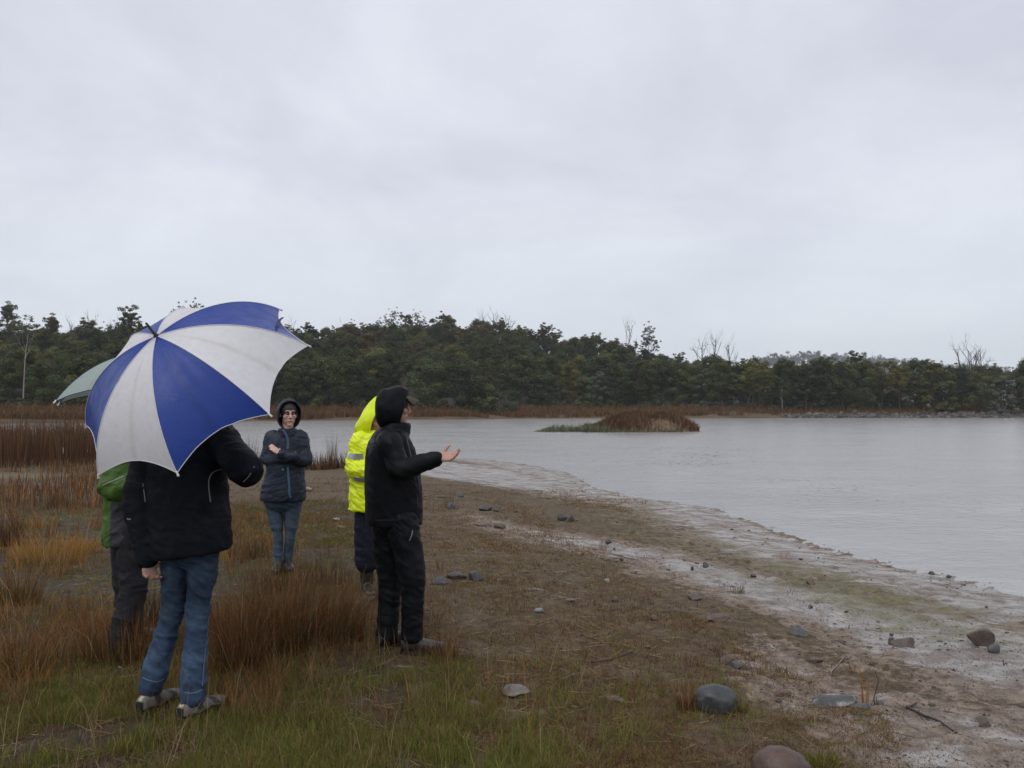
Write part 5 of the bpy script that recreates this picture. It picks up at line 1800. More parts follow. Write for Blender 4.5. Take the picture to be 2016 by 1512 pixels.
def make_body(fg, J, skin, voxel=0.006, s=1.0, hands=None, lip=(0.40, 0.15, 0.13)):
    """one continuous figure: head, neck, trunk, arms with hands, legs and feet"""
    tf = unit(J['tf'])
    rt = unit(np.cross(tf, VZ))
    parts = head_parts(J['head'], J['hf'], s)
    parts.append(limb([J['neck'] - VZ * 0.05, J['neck'], J['head'] - unit(J['hf']) * 0.012 - VZ * 0.05], [0.062 * s, 0.056 * s, 0.055 * s]))
    pel, nk = J['pel'], J['neck']
    cs, xs, ys = [], [], []
    for t, hw, hd in ((-0.14, 0.09, 0.08), (0.0, 0.145, 0.10), (0.3, 0.12, 0.088), (0.62, 0.145, 0.10), (0.86, 0.13, 0.082), (0.99, 0.055, 0.05)):
        cs.append(pel * (1 - t) + nk * t)
        xs.append(rt * hw * s)
        ys.append(tf * hd * s)
    parts.append(loft(cs, xs, ys))
    for q in 'LR':
        parts.append(limb([J['s' + q] * 0.75 + (nk - VZ * 0.12) * 0.25, J['s' + q], (J['s' + q] + J['e' + q]) / 2, J['e' + q], (J['e' + q] * 0.6 + J['w' + q] * 0.4), J['w' + q]],
                          [0.05 * s, 0.05 * s, 0.045 * s, 0.038 * s, 0.037 * s, 0.026 * s]))
        fd = J['f' + q]
        parts.append(limb([J['h' + q], (J['h' + q] + J['k' + q]) / 2, J['k' + q], J['k' + q] * 0.65 + J['a' + q] * 0.35, J['a' + q]], [0.060 * s, 0.052 * s, 0.038 * s, 0.036 * s, 0.028 * s]))
        ft = J['a' + q] * np.array([1, 1, 0]) + VZ * (J['gz' + q] + 0.05)
        parts.append(limb([J['a' + q] - VZ * 0.01, ft - fd * 0.01, ft + fd * 0.06 - VZ * 0.01], [0.028 * s, 0.022 * s, 0.016 * s]))
        h = J['hand' + q]
        parts += hand_parts(J['w' + q], h[0], h[1], h[2], h[3] if len(h) > 3 else 1.0, h[4] if len(h) > 4 else 0.5)
    V, Nn, T = fuse(parts, voxel, 2, 0.4)
    f, r_, u = head_axes(J['hf'])
    c = J['head']
    P = lambda a, b_, d: c + (f * a + r_ * b_ + u * d) * s
    # eye sockets, mouth line
    for sg in (-1, 1):
        V -= f * (0.010 * s * gauss(V, P(0.085, sg * 0.031, 0.008), 0.017 * s))[:, None]
    V -= f * (0.005 * s * gauss(V, P(0.095, 0, -0.0675), 0.007 * s))[:, None]
    col = np.tile(np.array(skin), (len(V), 1))
    n_ = fbm3(V * 40, 3, 3)[:, None]
    col = col * (0.86 + 0.28 * n_)
    for sg in (-1, 1):
        g = gauss(V, P(0.075, sg * 0.04, -0.025), 0.025 * s)[:, None] * 0.5
        col = col * (1 - g) + np.array([skin[0] * 1.05, skin[1] * 0.78, skin[2] * 0.72]) * g
        rel = V - P(0.088, sg * 0.031, 0.030)
        bw = np.exp(-((rel @ u) / (0.006 * s)) ** 2 - ((rel @ r_) / (0.02 * s)) ** 2 - ((rel @ f) / 0.03) ** 2)[:, None] * 0.75
        col = col * (1 - bw) + np.array([0.06, 0.035, 0.022]) * bw
    rel = V - P(0.095, 0, -0.0675)
    lp = np.exp(-((rel @ u) / (0.010 * s)) ** 2 - ((rel @ r_) / (0.023 * s)) ** 4 - ((rel @ f) / 0.02) ** 2)[:, None] * 0.8
    col = col * (1 - lp) + np.array(lip) * lp
    ml = np.exp(-((rel @ u) / (0.0025 * s)) ** 2 - ((rel @ r_) / (0.022 * s)) ** 4 - ((rel @ f) / 0.02) ** 2)[:, None] * 0.7
    col = col * (1 - ml) + np.array([0.08, 0.03, 0.03]) * ml
    b_ = fg.add('body', V, T, M_skin, col=col)
    for sg in (-1, 1):
        Ve, Te = ell(P(0.0735, sg * 0.031, 0.008), [r_ * 0.0105 * s, f * 0.0105 * s, u * 0.0062 * s], 10)
        d = unit(f) @ (Ve - P(0.0735, sg * 0.031, 0.008)).T / (0.0115 * s)
        ce = np.where((d > 0.70)[:, None], np.array([0.03, 0.025, 0.02]), np.array([0.42, 0.38, 0.36]))
        fg.add('eye', Ve, Te, M_eye, b_, col=ce)
    return b_


m_, nt_m, b_m = new_mat('eye')
at = N(nt_m, 'ShaderNodeAttribute', attribute_name='col')
L(nt_m, at.outputs['Color'], b_m.inputs['Base Color'])
b_m.inputs['Roughness'].default_value = 0.12
M_eye = m_


def make_jacket(fg, J, mat, hem, rings, sleeve, amp, seed, collar=None, voxel=0.008, cuff_to=0.0, tilt=0.0, colfn=None, hem_tilt=0.0, name='jacket'):
    """rings: (z, half-width, half-depth, forward offset)"""
    tf = unit(J['tf'])
    rt = unit(np.cross(tf, VZ))
    pel, nk = J['pel'], J['neck']
    cs, xs, ys = [], [], []
    for z, hw, hd, fo in rings:
        t = (z - pel[2]) / (nk[2] - pel[2])
        cs.append(pel * (1 - t) + nk * t + tf * fo)
        xs.append(rt * hw + VZ * hem_tilt * hw * (1 - min(1, max(0, t * 1.5))))
        ys.append(tf * hd)
    parts = [loft(cs, xs, ys, 36, 6, 2.5)]
    for q in 'LR':
        sh, el_, wr = J['s' + q], J['e' + q], J['w' + q] + unit(J['w' + q] - J['e' + q]) * cuff_to
        inn = sh * 0.55 + (nk - VZ * 0.11) * 0.45
        parts.append(limb([inn, sh, sh * 0.5 + el_ * 0.5, el_, el_ * 0.5 + wr * 0.5, wr], [sleeve[0] * 0.95, sleeve[0], sleeve[1], sleeve[2], sleeve[3], sleeve[4]], 18, 6))
    if collar:
        parts.append(loft([nk + tf * a + VZ * b_ for a, b_, _, _ in collar], [rt * c_ for _, _, c_, _ in collar], [tf * d_ for _, _, _, d_ in collar], 24, 4))
    V, Nn, T = fuse(parts, voxel, 4)
    jn = []
    for q in 'LR':
        ax = J['w' + q] - J['s' + q]
        jn.append((J['e' + q], ax, 0.13, amp * 0.9, 0.045))
        jn.append((J['w' + q] * 0.75 + J['e' + q] * 0.25, J['w' + q] - J['e' + q], 0.09, amp * 0.6, 0.03))
    V = folds(V, Nn, amp, seed, jn, tilt=tilt)
    col = colfn(V) if colfn else None
    return fg.add(name, V, T, mat, col=col)


def make_trousers(fg, J, mat, waist, radii, amp, seed, hip=(0.17, 0.13), voxel=0.008, ankle_ext=0.0, colfn=None, name='trousers'):
    tf = unit(J['tf'])
    rt = unit(np.cross(tf, VZ))
    hc = (J['hL'] + J['hR']) / 2
    parts = [loft([hc + VZ * (waist - hc[2]), hc + VZ * 0.04, hc - VZ * 0.05, hc - VZ * 0.11], [rt * hip[0] * 0.92, rt * hip[0], rt * hip[0] * 0.96, rt * hip[0] * 0.6],
                  [tf * hip[1] * 0.95, tf * hip[1], tf * hip[1] * 0.95, tf * hip[1] * 0.6], 28, 5)]
    jn = []
    for q in 'LR':
        h, k, a = J['h' + q], J['k' + q], J['a' + q]
        e = a + unit(a - k) * ankle_ext
        parts.append(limb([h, h * 0.5 + k * 0.5, k, k * 0.5 + e * 0.5, e], radii, 18, 6))
        jn.append((k, VZ, 0.16, amp * 1.0, 0.05))
        jn.append((e + VZ * 0.06, VZ, 0.12, amp * 1.0, 0.035))
        jn.append((h - VZ * 0.08, VZ + rt * 0.4, 0.12, amp * 0.7, 0.05))
    V, Nn, T = fuse(parts, voxel, 4)
    V = folds(V, Nn, amp, seed, jn, freq=(9, 9, 13), tilt=0.5)
    return fg.add(name, V, T, mat, col=colfn(V) if colfn else None)


def make_shoe(fg, J, q, mat, sole_mat, L_=0.29, w=0.05, hgt=0.075, shaft=0.0, name='shoe', colfn=None, shaft_r=0.062):
    """shoe or boot along the foot direction, with a separate sole"""
    a, fd = J['a' + q], unit(J['f' + q])
    g = a - VZ * a[2] + VZ * J['gz' + q]
    sd = np.cross(fd, VZ)
    heel = g - fd * 0.075
    cs, xs, ys = [], [], []
    for t, ww, hh in ((0.0, 0.55, 0.75), (0.05, 0.72, 0.98), (0.22, 0.78, 1.05), (0.45, 0.85, 0.9), (0.68, 1.0, 0.68), (0.88, 0.9, 0.55), (0.98, 0.6, 0.42), (1.0, 0.3, 0.25)):
        H = hgt * hh
        cs.append(heel + fd * L_ * t + VZ * (0.025 + H / 2))
        xs.append(sd * w * ww)
        ys.append(VZ * H / 2)
    parts = [loft(cs, xs, ys, 20, 4, 2.6)]
    top = max(0.085, shaft)
    parts.append(limb([g + VZ * 0.05, g + VZ * (0.05 + top) / 1.4, g + VZ * top], [0.05, 0.05 if shaft < 0.15 else shaft_r, 0.048 if shaft < 0.15 else shaft_r], 14))
    V, Nn, T = fuse(parts, 0.006, 2)
    V = V + Nn * ((fbm3(V * 26, 3, 8) - 0.5) * 0.006)[:, None]
    o = fg.add(name, V, T, mat, col=colfn(V, heel, fd, sd) if colfn else None)
    rings = []
    for z, k in ((0.0, 0.97), (0.012, 1.02), (0.03, 1.0)):
        ring = []
        for t in np.linspace(0, 2 * np.pi, 40, endpoint=False):
            s_ = 0.5 - 0.5 * math.cos(t)
            ww = w * 1.08 * np.interp(s_, [0, 0.06, 0.3, 0.45, 0.7, 0.92, 1.0], [0.12, 0.65, 0.75, 0.76, 1.0, 0.7, 0.1])
            ring.append(heel + fd * (L_ + 0.012) * (s_ - 0.01) + sd * ww * (1 if math.sin(t) >= 0 else -1) * k + VZ * (z - 0.004))
        rings.append(ring)
    V, T = rings_to_mesh(np.array(rings))
    fg.add('sole', V, T, sole_mat, o, smooth=False)
    return o


def make_hood(fg, c, f, rings, mat, seed, shear=0.25, amp=0.006, thick=0.006, peak=0.0, n=44, rim=0.006, rim_mat=None, name='hood', parent=None, droop=0.0):
    """hood shell: rings (forward, centre height, half-width, half-height) from the back to the face opening"""
    f, r_, u = head_axes(f)
    R_ = catmull(np.array(rings, dtype=float), 6)
    a = np.linspace(0, 2 * np.pi, n, endpoint=False)
    out = []
    for i, (fo, cu, hw, hh) in enumerate(R_):
        t = i / (len(R_) - 1)
        up = np.sin(a)
        pk = 1 + peak * np.clip(up, 0, 1) ** 6
        wv = hw * np.cos(a) * (1 - peak * 0.45 * np.clip(up, 0, 1) ** 1.5)
        uv = cu + hh * up * pk
        fv = fo + shear * (uv - cu) * t + droop * np.clip(-up, 0, 1) * t
        out.append(c + fv[:, None] * f + wv[:, None] * r_ + uv[:, None] * u)
    out = np.array(out)
    k = len(out)
    V = out.reshape(-1, 3)
    ctr = out.mean(1, keepdims=True)
    nn = (out - ctr)
    nn = nn / (np.linalg.norm(nn, axis=2, keepdims=True) + 1e-9)
    nn = nn.reshape(-1, 3)
    q = fbm3(V * np.array([11, 11, 14]), 3, seed)
    d = amp * ((1 - np.abs(2 * q - 1) * 2.2) - 0.4) + amp * 1.2 * (fbm3(V * 5, 2, seed + 3) - 0.5)
    Vo = V + nn * d[:, None]
    Vi = Vo - nn * thick
    i = (np.arange(k - 1)[:, None] * n + np.arange(n)[None, :]).ravel()
    j = (np.arange(k - 1)[:, None] * n + (np.arange(n)[None, :] + 1) % n).ravel()
    To = np.stack([i, j, j + n, i + n], -1)
    Ti = To[:, ::-1] + len(Vo)
    e = (k - 1) * n + np.arange(n)
    e2 = (k - 1) * n + (np.arange(n) + 1) % n
    Te = np.stack([e, e2, e2 + len(Vo), e + len(Vo)], -1)
    o = fg.add(name, np.vstack([Vo, Vi]), np.vstack([To, Ti, Te]), mat, parent)
    rp = np.vstack([Vo[e] - nn[e] * thick * 0.5, Vo[e[:2]] - nn[e[:2]] * thick * 0.5])
    rv, rt_ = tube_np(rp, np.full(len(rp), rim), 7)
    fg.add('rim', rv, rt_, rim_mat or mat, o)
    return o


def strip(fg, name, pts, w, th, mat, nrm, parent=None, k=8):
    """flat band (tape, placket, zip) along points lying on cloth; nrm = outward direction(s)"""
    P = catmull(np.array(pts, dtype=float), k)
    nr = np.asarray(nrm, dtype=float)
    if nr.ndim == 1:
        nr = np.tile(nr, (len(P), 1))
    else:
        nr = catmull(nr, k)
    T = np.gradient(P, axis=0)
    T /= np.linalg.norm(T, axis=1)[:, None] + 1e-9
    nr = nr / (np.linalg.norm(nr, axis=1)[:, None] + 1e-9)
    S = np.cross(T, nr)
    S /= np.linalg.norm(S, axis=1)[:, None] + 1e-9
    rings = np.stack([P - S * w / 2 - nr * th, P - S * w / 2 + nr * th, P + S * w / 2 + nr * th, P + S * w / 2 - nr * th], 1)
    V, T_ = rings_to_mesh(rings)
    return fg.add(name, V, T_, mat, parent, smooth=False)


def cast(o, p, d, off=0.002):
    """nearest hit on a built garment from p along d (local mesh data)"""
    from mathutils.bvhtree import BVHTree
    key = o.name
    if key not in cast.t:
        me = o.data
        nv = len(me.vertices)
        co = np.empty(nv * 3, dtype=np.float32)
        me.vertices.foreach_get('co', co)
        co = co.reshape(-1, 3) + np.array(o.parent.location if o.parent else (0, 0, 0))
        polys = [tuple(pl.vertices) for pl in me.polygons]
        cast.t[key] = BVHTree.FromPolygons([Vector(v) for v in co], polys)
    d = Vector(unit(d))
    h = cast.t[key].ray_cast(Vector(p), d)
    if h[0] is None:
        return None, None
    return A3(h[0]) + A3(h[1]) * off, A3(h[1])


cast.t = {}


def draped(fg, name, o, pix, Yd, w, mat, off=0.0025, th=0.0015):
    """band laid on a garment along picture points (rays from where the cloth is seen)"""
    pts, nr = [], []
    eye = A3((0, 0, CAM_Z))
    for px, py in pix:
        q = A3(PX(px, py, Yd))
        d = unit(q - eye)
        h, n_ = cast(o, q - d * 1.2, d, off)
        if h is not None:
            if np.dot(n_, d) > 0:
                n_ = -n_
            pts.append(h)
            nr.append(n_)
    if len(pts) >= 3:
        return strip(fg, name, pts, w, th, mat, np.array(nr), o, 5)


# cloth
M_black = mat_fabric('black_shell', (0.0065, 0.0072, 0.0095), 0.52, 0.14, 160, 0.3, 0.13)
M_blacktr = mat_fabric('black_overtrousers', (0.0065, 0.0076, 0.0095), 0.5, 0.14, 160, 0.3, 0.15)
M_navy = mat_fabric('navy_softshell', (0.0070, 0.0082, 0.0125), 0.7, 0.14, 240, 0.3, 0.15)
M_slate = mat_fabric('slate_rain_shell', (0.021, 0.027, 0.042), 0.5, 0.14, 170, 0.3, 0.2)
M_lining = mat_fabric('blue_lining', (0.055, 0.105, 0.17), 0.7, 0.2, 200, 0.2, 0.2)
M_hivis = mat_fabric('hi_vis_yellow', (0.76, 0.90, 0.014), 0.45, 0.14, 150, 0.10, 0.4)
M_tape = mat_fabric('reflective_tape', (0.30, 0.31, 0.33), 0.35, 0.1, 200, 0.15, 0.5)
M_navytr = mat_fabric('navy_work_trousers', (0.012, 0.013, 0.024), 0.75, 0.3, 200, 0.3, 0.2)
M_greenj = mat_fabric('green_jacket', (0.05, 0.1, 0.02), 0.55, 0.14, 170, 0.2, 0.35, use_col=True)
M_greytr = mat_fabric('charcoal_trousers', (0.022, 0.022, 0.026), 0.75, 0.3, 200, 0.3, 0.2)
M_white_p = mat_plain('pale_piping', (0.24, 0.24, 0.22), 0.5)
M_metal = mat_plain('zip_metal', (0.45, 0.45, 0.45), 0.3, 0.8)
M_rubber = mat_plain('black_rubber', (0.012, 0.012, 0.012), 0.5, var=0.3, scale=20)
M_gumboot = mat_plain('grey_green_rubber', (0.020, 0.024, 0.020), 0.28, var=0.4, scale=12, spec=0.6)
M_bootleather = mat_plain('wet_leather', (0.028, 0.027, 0.025), 0.45, bump=0.3, scale=30, var=0.4)
M_solegrey = mat_plain('sole_grey', (0.16, 0.16, 0.155), 0.6, var=0.3)
M_cap = mat_plain('tan_cap', (0.060, 0.044, 0.028), 0.85, bump=0.2, scale=120, var=0.2)
M_glass_frame = mat_plain('spectacle_frame', (0.03, 0.03, 0.035), 0.3)
M_hair = mat_plain('dark_hair', (0.025, 0.017, 0.012), 0.6, bump=0.5, scale=90, var=0.3)

m, nt, b = new_mat('denim')
at = N(nt, 'ShaderNodeAttribute', attribute_name='col')
tc = N(nt, 'ShaderNodeTexCoord')
n = N(nt, 'ShaderNodeTexNoise', inputs={'Scale': 14.0, 'Detail': 7.0, 'Roughness': 0.7})
L(nt, tc.outputs['Object'], n.inputs['Vector'])
mr = N(nt, 'ShaderNodeMapRange', inputs={1: 0.3, 2: 0.7, 3: 0.7, 4: 1.35})
L(nt, n.outputs['Fac'], mr.inputs[0])
mx = N(nt, 'ShaderNodeVectorMath', operation='SCALE')
L(nt, at.outputs['Color'], mx.inputs[0])
L(nt, mr.outputs[0], mx.inputs['Scale'])
L(nt, mx.outputs[0], b.inputs['Base Color'])
b.inputs['Roughness'].default_value = 0.85
b.inputs['Specular IOR Level'].default_value = 0.2
n2 = N(nt, 'ShaderNodeTexNoise', inputs={'Scale': 300.0, 'Detail': 2.0})
L(nt, tc.outputs['Object'], n2.inputs['Vector'])
bp = N(nt, 'ShaderNodeBump', inputs={'Strength': 0.3, 'Distance': 0.003})
L(nt, n2.outputs['Fac'], bp.inputs['Height'])
L(nt, bp.outputs[0], b.inputs['Normal'])
M_denim = m


def denim_col(J, base, fade, wet):
    def fn(V):
        col = np.tile(np.array(base), (len(V), 1))
        q = np.zeros(len(V))
        for s_ in 'LR':
            for p, r_ in ((J['h' + s_] * 0.5 + J['k' + s_] * 0.5, 0.17), (J['k' + s_], 0.13), (J['k' + s_] * 0.4 + J['a' + s_] * 0.6, 0.16)):
                q = np.maximum(q, gauss(V, p, r_))
        q = (q * (0.25 + 0.5 * fbm3(V * np.array([14, 14, 30]), 3, 4)) + 0.5 * folds.ridge * (0.3 + q))[:, None]
        col = col * (1 - q * 0.75) + np.array(fade) * q * 0.75
        # rain-soaked upper thighs and cuffs
        hz_ = (J['hL'][2] + J['hR'][2]) / 2
        wn_ = fbm3(V * 7, 3, 12)
        w_ = sstep(hz_ - 0.42 + 0.25 * (wn_ - 0.5), hz_ - 0.30 + 0.25 * (wn_ - 0.5), V[:, 2])[:, None] * wet
        col = col * (1 - w_ * 0.45)
        return col
    return fn


# ============================================================ man in black, hand held out
D = 5.26
X = lambda px, py, dy=0.0: A3(PX(px - 6, py, D + dy))
gb = gz(tx(795, D), D)
fg = Fig('person in hooded black rain suit and cap speaking with one palm held out', (tx(795, D), D, gb))
hf = unit((0.97, 0.22, -0.02))
J = dict(tf=(0.93, 0.36, 0), hf=hf, pel=X(782, 1020, 0.05), neck=X(778, 850, 0.02), head=X(782, 802, 0.02),
         sR=X(772, 872, -0.17), eR=X(795, 925, -0.24), wR=X(868, 902, -0.22), sL=X(782, 870, 0.2), eL=X(800, 950, 0.26), wL=X(802, 985, 0.20),
         hR=X(797, 1020, -0.06), kR=X(818, 1135, -0.08), aR=X(817, 1250, -0.08), hL=X(766, 1020, 0.10), kL=X(774, 1140, 0.10), aL=X(768, 1252, 0.06),
         fR=unit((0.97, 0.05, 0)), fL=unit((0.80, 0.6, 0)), gzR=gb, gzL=gb,
         handR=(X(915, 898, -0.24) - X(872, 903, -0.22), (-0.15, -0.25, 1.0), A3((-0.05, 0.75, 0.6)), 1.0, 0.30), handL=((0.1, -0.5, -0.8), (0, -1, 0), A3((0.9, 0, 0.1)), 0.9, 0.9))
make_body(fg, J, (0.46, 0.25, 0.19), 0.005)
zf = lambda py: PX(0, py, D)[2]
jk = make_jacket(fg, J, M_black, 0, [(zf(1034), 0.20, 0.186, 0.0), (zf(1015), 0.205, 0.19, 0.0), (zf(970), 0.205, 0.190, 0.0), (zf(925), 0.205, 0.180, -0.005), (zf(885), 0.20, 0.158, -0.015), (zf(862), 0.165, 0.125, -0.015), (zf(846), 0.10, 0.098, 0.0), (zf(838), 0.06, 0.07, 0)],
                 (0.086, 0.074, 0.072, 0.062, 0.050), 0.0042, 3, collar=[(0.0, -0.085, 0.15, 0.115), (0.005, -0.045, 0.115, 0.11), (0.018, 0.0, 0.100, 0.106), (0.028, 0.04, 0.096, 0.102), (0.032, 0.062, 0.085, 0.09)], tilt=0.6)
make_trousers(fg, J, M_blacktr, zf(1010), [0.106, 0.100, 0.082, 0.074, 0.069], 0.0070, 5, hip=(0.155, 0.138), ankle_ext=0.02)
for q in 'RL':
    make_shoe(fg, J, q, M_bootleather, M_rubber, 0.30, 0.054, 0.085, 0.12, 'boot')
hc = J['head']
make_hood(fg, hc, hf, [(-0.128, 0.0, 0.03, 0.035), (-0.118, 0.0, 0.068, 0.085), (-0.080, 0.0, 0.095, 0.130), (-0.02, -0.008, 0.102, 0.158), (0.03, -0.018, 0.097, 0.157), (0.050, -0.025, 0.090, 0.147)], M_black, 11, shear=0.26, amp=0.013)
# cap brim under the hood
f_, r_, u_ = head_axes(hf)
bz = []
ncols = 15
for s_ in np.linspace(0, 1, 7):
    row = []
    for t in np.linspace(-1, 1, ncols):
        reach = 0.075 + 0.095 * s_ * math.sqrt(max(0, 1 - 0.75 * t * t))
        row.append(hc + f_ * reach + r_ * t * 0.082 * (1 - 0.12 * s_) + u_ * (0.088 - 0.035 * s_ - 0.035 * t * t * (0.5 + 0.5 * s_)))
    bz.append(row)
bz = np.array(bz)
top_ = bz.reshape(-1, 3)
bot_ = top_ - u_ * 0.006
i = (np.arange(6)[:, None] * ncols + np.arange(ncols - 1)[None, :]).ravel()
q4 = np.stack([i, i + 1, i + 1 + ncols, i + ncols], -1)
ed = np.concatenate([np.arange(6) * ncols, 6 * ncols + np.arange(ncols - 1), (np.arange(6, 0, -1)) * ncols + ncols - 1])
ed2 = np.concatenate([ed[1:], [ncols - 1]])
qe = np.stack([ed, ed2, ed2 + len(top_), ed + len(top_)], -1)
cap = fg.add('cap', *[np.vstack([top_, bot_]), np.vstack([q4, q4[:, ::-1] + len(top_), qe])], M_cap)
Vc, Tc = ell(hc + u_ * 0.03 - f_ * 0.005, [r_ * 0.083, f_ * 0.102, u_ * 0.086], 20)
fg.add('cap_crown', Vc[Vc[:, 2] > -9], Tc, M_cap, cap)
draped(fg, 'zip', jk, [(800, 862), (810, 900), (818, 950), (822, 1000)], D, 0.008, M_rubber)
draped(fg, 'toggle', fg.o['hood'], [(775, 828), (779, 820), (784, 821)], D, 0.004, M_white_p)
draped(fg, 'pocket_zip', fg.o['trousers'], [(806, 1064), (810, 1054), (812, 1044)], D, 0.005, M_white_p)
draped(fg, 'hem_cord', jk, [(812, 1010), (813, 1013), (814, 1016)], D, 0.008, M_white_p)
draped(fg, 'hem_seam', jk, [(718, 1022), (740, 1024), (765, 1024), (795, 1022), (822, 1016)], D, 0.004, M_rubber)

# ============================================================ woman-height figure with folded arms
D = 7.7
X = lambda px, py, dy=0.0: A3(PX(px, py, D + dy))
zf = lambda py: PX(0, py, D)[2]
gb = gz(tx(556, D), D)
fg = Fig('person in navy hooded rain jacket, jeans and glasses standing with folded arms', (tx(556, D), D, gb))
hf = unit((0.46, -0.88, -0.06))
J = dict(tf=unit((0.22, -0.97, 0)), hf=hf, pel=X(557, 985, 0.02), neck=X(566, 850, 0.0), head=X(568, 815, -0.01),
         sR=X(536, 862, 0.0), eR=X(526, 905, -0.06), wR=X(580, 899, -0.17), sL=X(592, 862, 0.03), eL=X(602, 907, -0.03), wL=X(552, 894, -0.175),
         hR=X(538, 985, 0.0), kR=X(547, 1056, -0.03), aR=X(547, 1114, -0.02), hL=X(577, 985, 0.02), kL=X(571, 1058, 0.0), aL=X(566, 1110, 0.06),
         fR=unit((0.15, -0.98, 0)), fL=unit((0.45, -0.9, 0)), gzR=gb, gzL=gb,
         handR=((0.1, 0.95, -0.1), (0, 0, 1), A3((0.2, 0, 1)), 0.55, 0.6), handL=((-0.72, -0.10, 0.62), (0.2, 0.95, 0), A3((0.35, 0.75, 0.6)), 0.82, 0.12))
b_ = make_body(fg, J, (0.62, 0.39, 0.315), 0.005, 1.03, lip=(0.38, 0.16, 0.15))
jk = make_jacket(fg, J, M_slate, 0, [(zf(985), 0.222, 0.165, 0.0), (zf(972), 0.222, 0.165, 0), (zf(950), 0.205, 0.155, 0), (zf(925), 0.185, 0.145, 0), (zf(895), 0.185, 0.140, 0), (zf(868), 0.175, 0.115, 0), (zf(855), 0.115, 0.085, 0), (zf(847), 0.06, 0.06, 0)],
                 (0.078, 0.066, 0.064, 0.058, 0.045), 0.0075, 13, collar=[(0.0, -0.07, 0.13, 0.095), (0.005, -0.04, 0.105, 0.095), (0.01, -0.01, 0.092, 0.092), (0.012, 0.02, 0.088, 0.088), (0.015, 0.035, 0.075, 0.078)], tilt=-0.3)
make_trousers(fg, J, M_denim, zf(975), [0.088, 0.070, 0.048, 0.046, 0.039], 0.0045, 15, hip=(0.185, 0.120), ankle_ext=0.03, colfn=denim_col(J, (0.034, 0.052, 0.082), (0.095, 0.130, 0.175), 0.3))
for q in 'RL':
    make_shoe(fg, J, q, M_bootleather, M_rubber, 0.26, 0.046, 0.075, 0.10, 'boot')
hc = J['head']
make_hood(fg, hc, hf, [(-0.125, 0.02, 0.03, 0.035), (-0.115, 0.02, 0.07, 0.085), (-0.075, 0.01, 0.10, 0.13), (-0.015, 0.0, 0.115, 0.150), (0.030, -0.005, 0.118, 0.154), (0.052, -0.008, 0.112, 0.148)], M_slate, 19, shear=0.10, amp=0.008)
# hair under the hood
f_, r_, u_ = head_axes(hf)
Vh, Th = ell(hc + u_ * 0.036 - f_ * 0.010, [r_ * 0.086, f_ * 0.1005, u_ * 0.094], 22)
fg.add('hair', Vh, Th, M_hair)
# glasses
gl = None
ctrs = []
for sg in (-1, 1):
    c0 = hc + f_ * 0.0995 * 1.03 + r_ * sg * 0.033 + u_ * 0.004
    a = np.linspace(0, 2 * np.pi, 21)
    rp = c0 + np.cos(a)[:, None] * r_ * 0.027 + np.sin(a)[:, None] * u_ * 0.021
    V, T = tube_np(rp, np.full(21, 0.0022), 6)
    if gl is None:
        gl = fg.add('glasses', V, T, M_glass_frame)
    else:
        fg.add('lens_rim', V, T, M_glass_frame, gl)
    V, T = tube_np([c0 + r_ * sg * 0.026 + u_ * 0.006, hc + f_ * 0.04 + r_ * sg * 0.077 + u_ * 0.006, hc - f_ * 0.015 + r_ * sg * 0.078 + u_ * 0.004], [0.0022, 0.002, 0.002], 6)
    fg.add('temple', V, T, M_glass_frame, gl)
    ctrs.append(c0)
V, T = tube_np([ctrs[0] + r_ * 0.026, (ctrs[0] + ctrs[1]) / 2 + f_ * 0.004 + u_ * 0.004, ctrs[1] - r_ * 0.026], [0.002, 0.002, 0.002], 6)
fg.add('bridge', V, T, M_glass_frame, gl)
draped(fg, 'placket', jk, [(557, 846), (563, 855), (567, 868), (566, 884)], D, 0.022, M_lining, 0.004)
draped(fg, 'placket', jk, [(566, 918), (568, 935), (569, 955), (570, 972), (572, 980)], D, 0.022, M_lining, 0.004)
draped(fg, 'zip', jk, [(571, 862), (571, 875), (570, 886)], D, 0.010, M_rubber, 0.005)
draped(fg, 'pocket_flap', jk, [(583, 925), (590, 929), (598, 932)], D, 0.010, M_rubber, 0.003)
draped(fg, 'pocket_flap', jk, [(520, 934), (535, 931), (548, 926)], D, 0.010, M_rubber, 0.003)
draped(fg, 'hem_seam', jk, [(514, 972), (535, 974), (560, 975), (585, 973), (598, 970)], D, 0.006, M_rubber, 0.002)
draped(fg, 'logo', jk, [(556, 926), (557, 923), (558, 926)], D, 0.010, M_white_p, 0.004)

# ============================================================ hi-vis figure half hidden by the speaker
D = 6.84
X = lambda px, py, dy=0.0: A3(PX(px, py, D + dy))
zf = lambda py: PX(0, py, D)[2]
gb = gz(tx(735, D), D)
fg = Fig('person in fluorescent yellow hooded raincoat mostly hidden behind the speaker', (tx(735, D), D, gb))
hf = unit((0.85, -0.5, -0.12))
J = dict(tf=unit((0.6, -0.8, 0)), hf=hf, pel=X(738, 1000, 0.0), neck=X(738, 858, 0.0), head=X(733, 829, -0.02),
         sR=X(711, 868, -0.07), eR=X(700, 922, -0.12), wR=X(742, 930, -0.28), sL=X(784, 866, 0.12), eL=X(801, 908, 0.10), wL=X(775, 935, -0.16),
         hR=X(725, 1000, -0.04), kR=X(722, 1090, -0.06), aR=X(722, 1148, -0.04), hL=X(752, 1000, 0.06), kL=X(756, 1090, 0.04), aL=X(757, 1146, 0.07),
         fR=unit((0.35, -0.93, 0)), fL=unit((0.6, -0.8, 0)), gzR=gb, gzL=gb,
         handR=((0.9, -0.2, 0.1), (0, 1, 0), A3((0, -0.2, 1)), 0.95, 0.5), handL=((-0.8, -0.4, 0.1), (0, 1, 0), A3((0, -0.2, 1)), 0.95, 0.5))
make_body(fg, J, (0.36, 0.20, 0.15), 0.007)
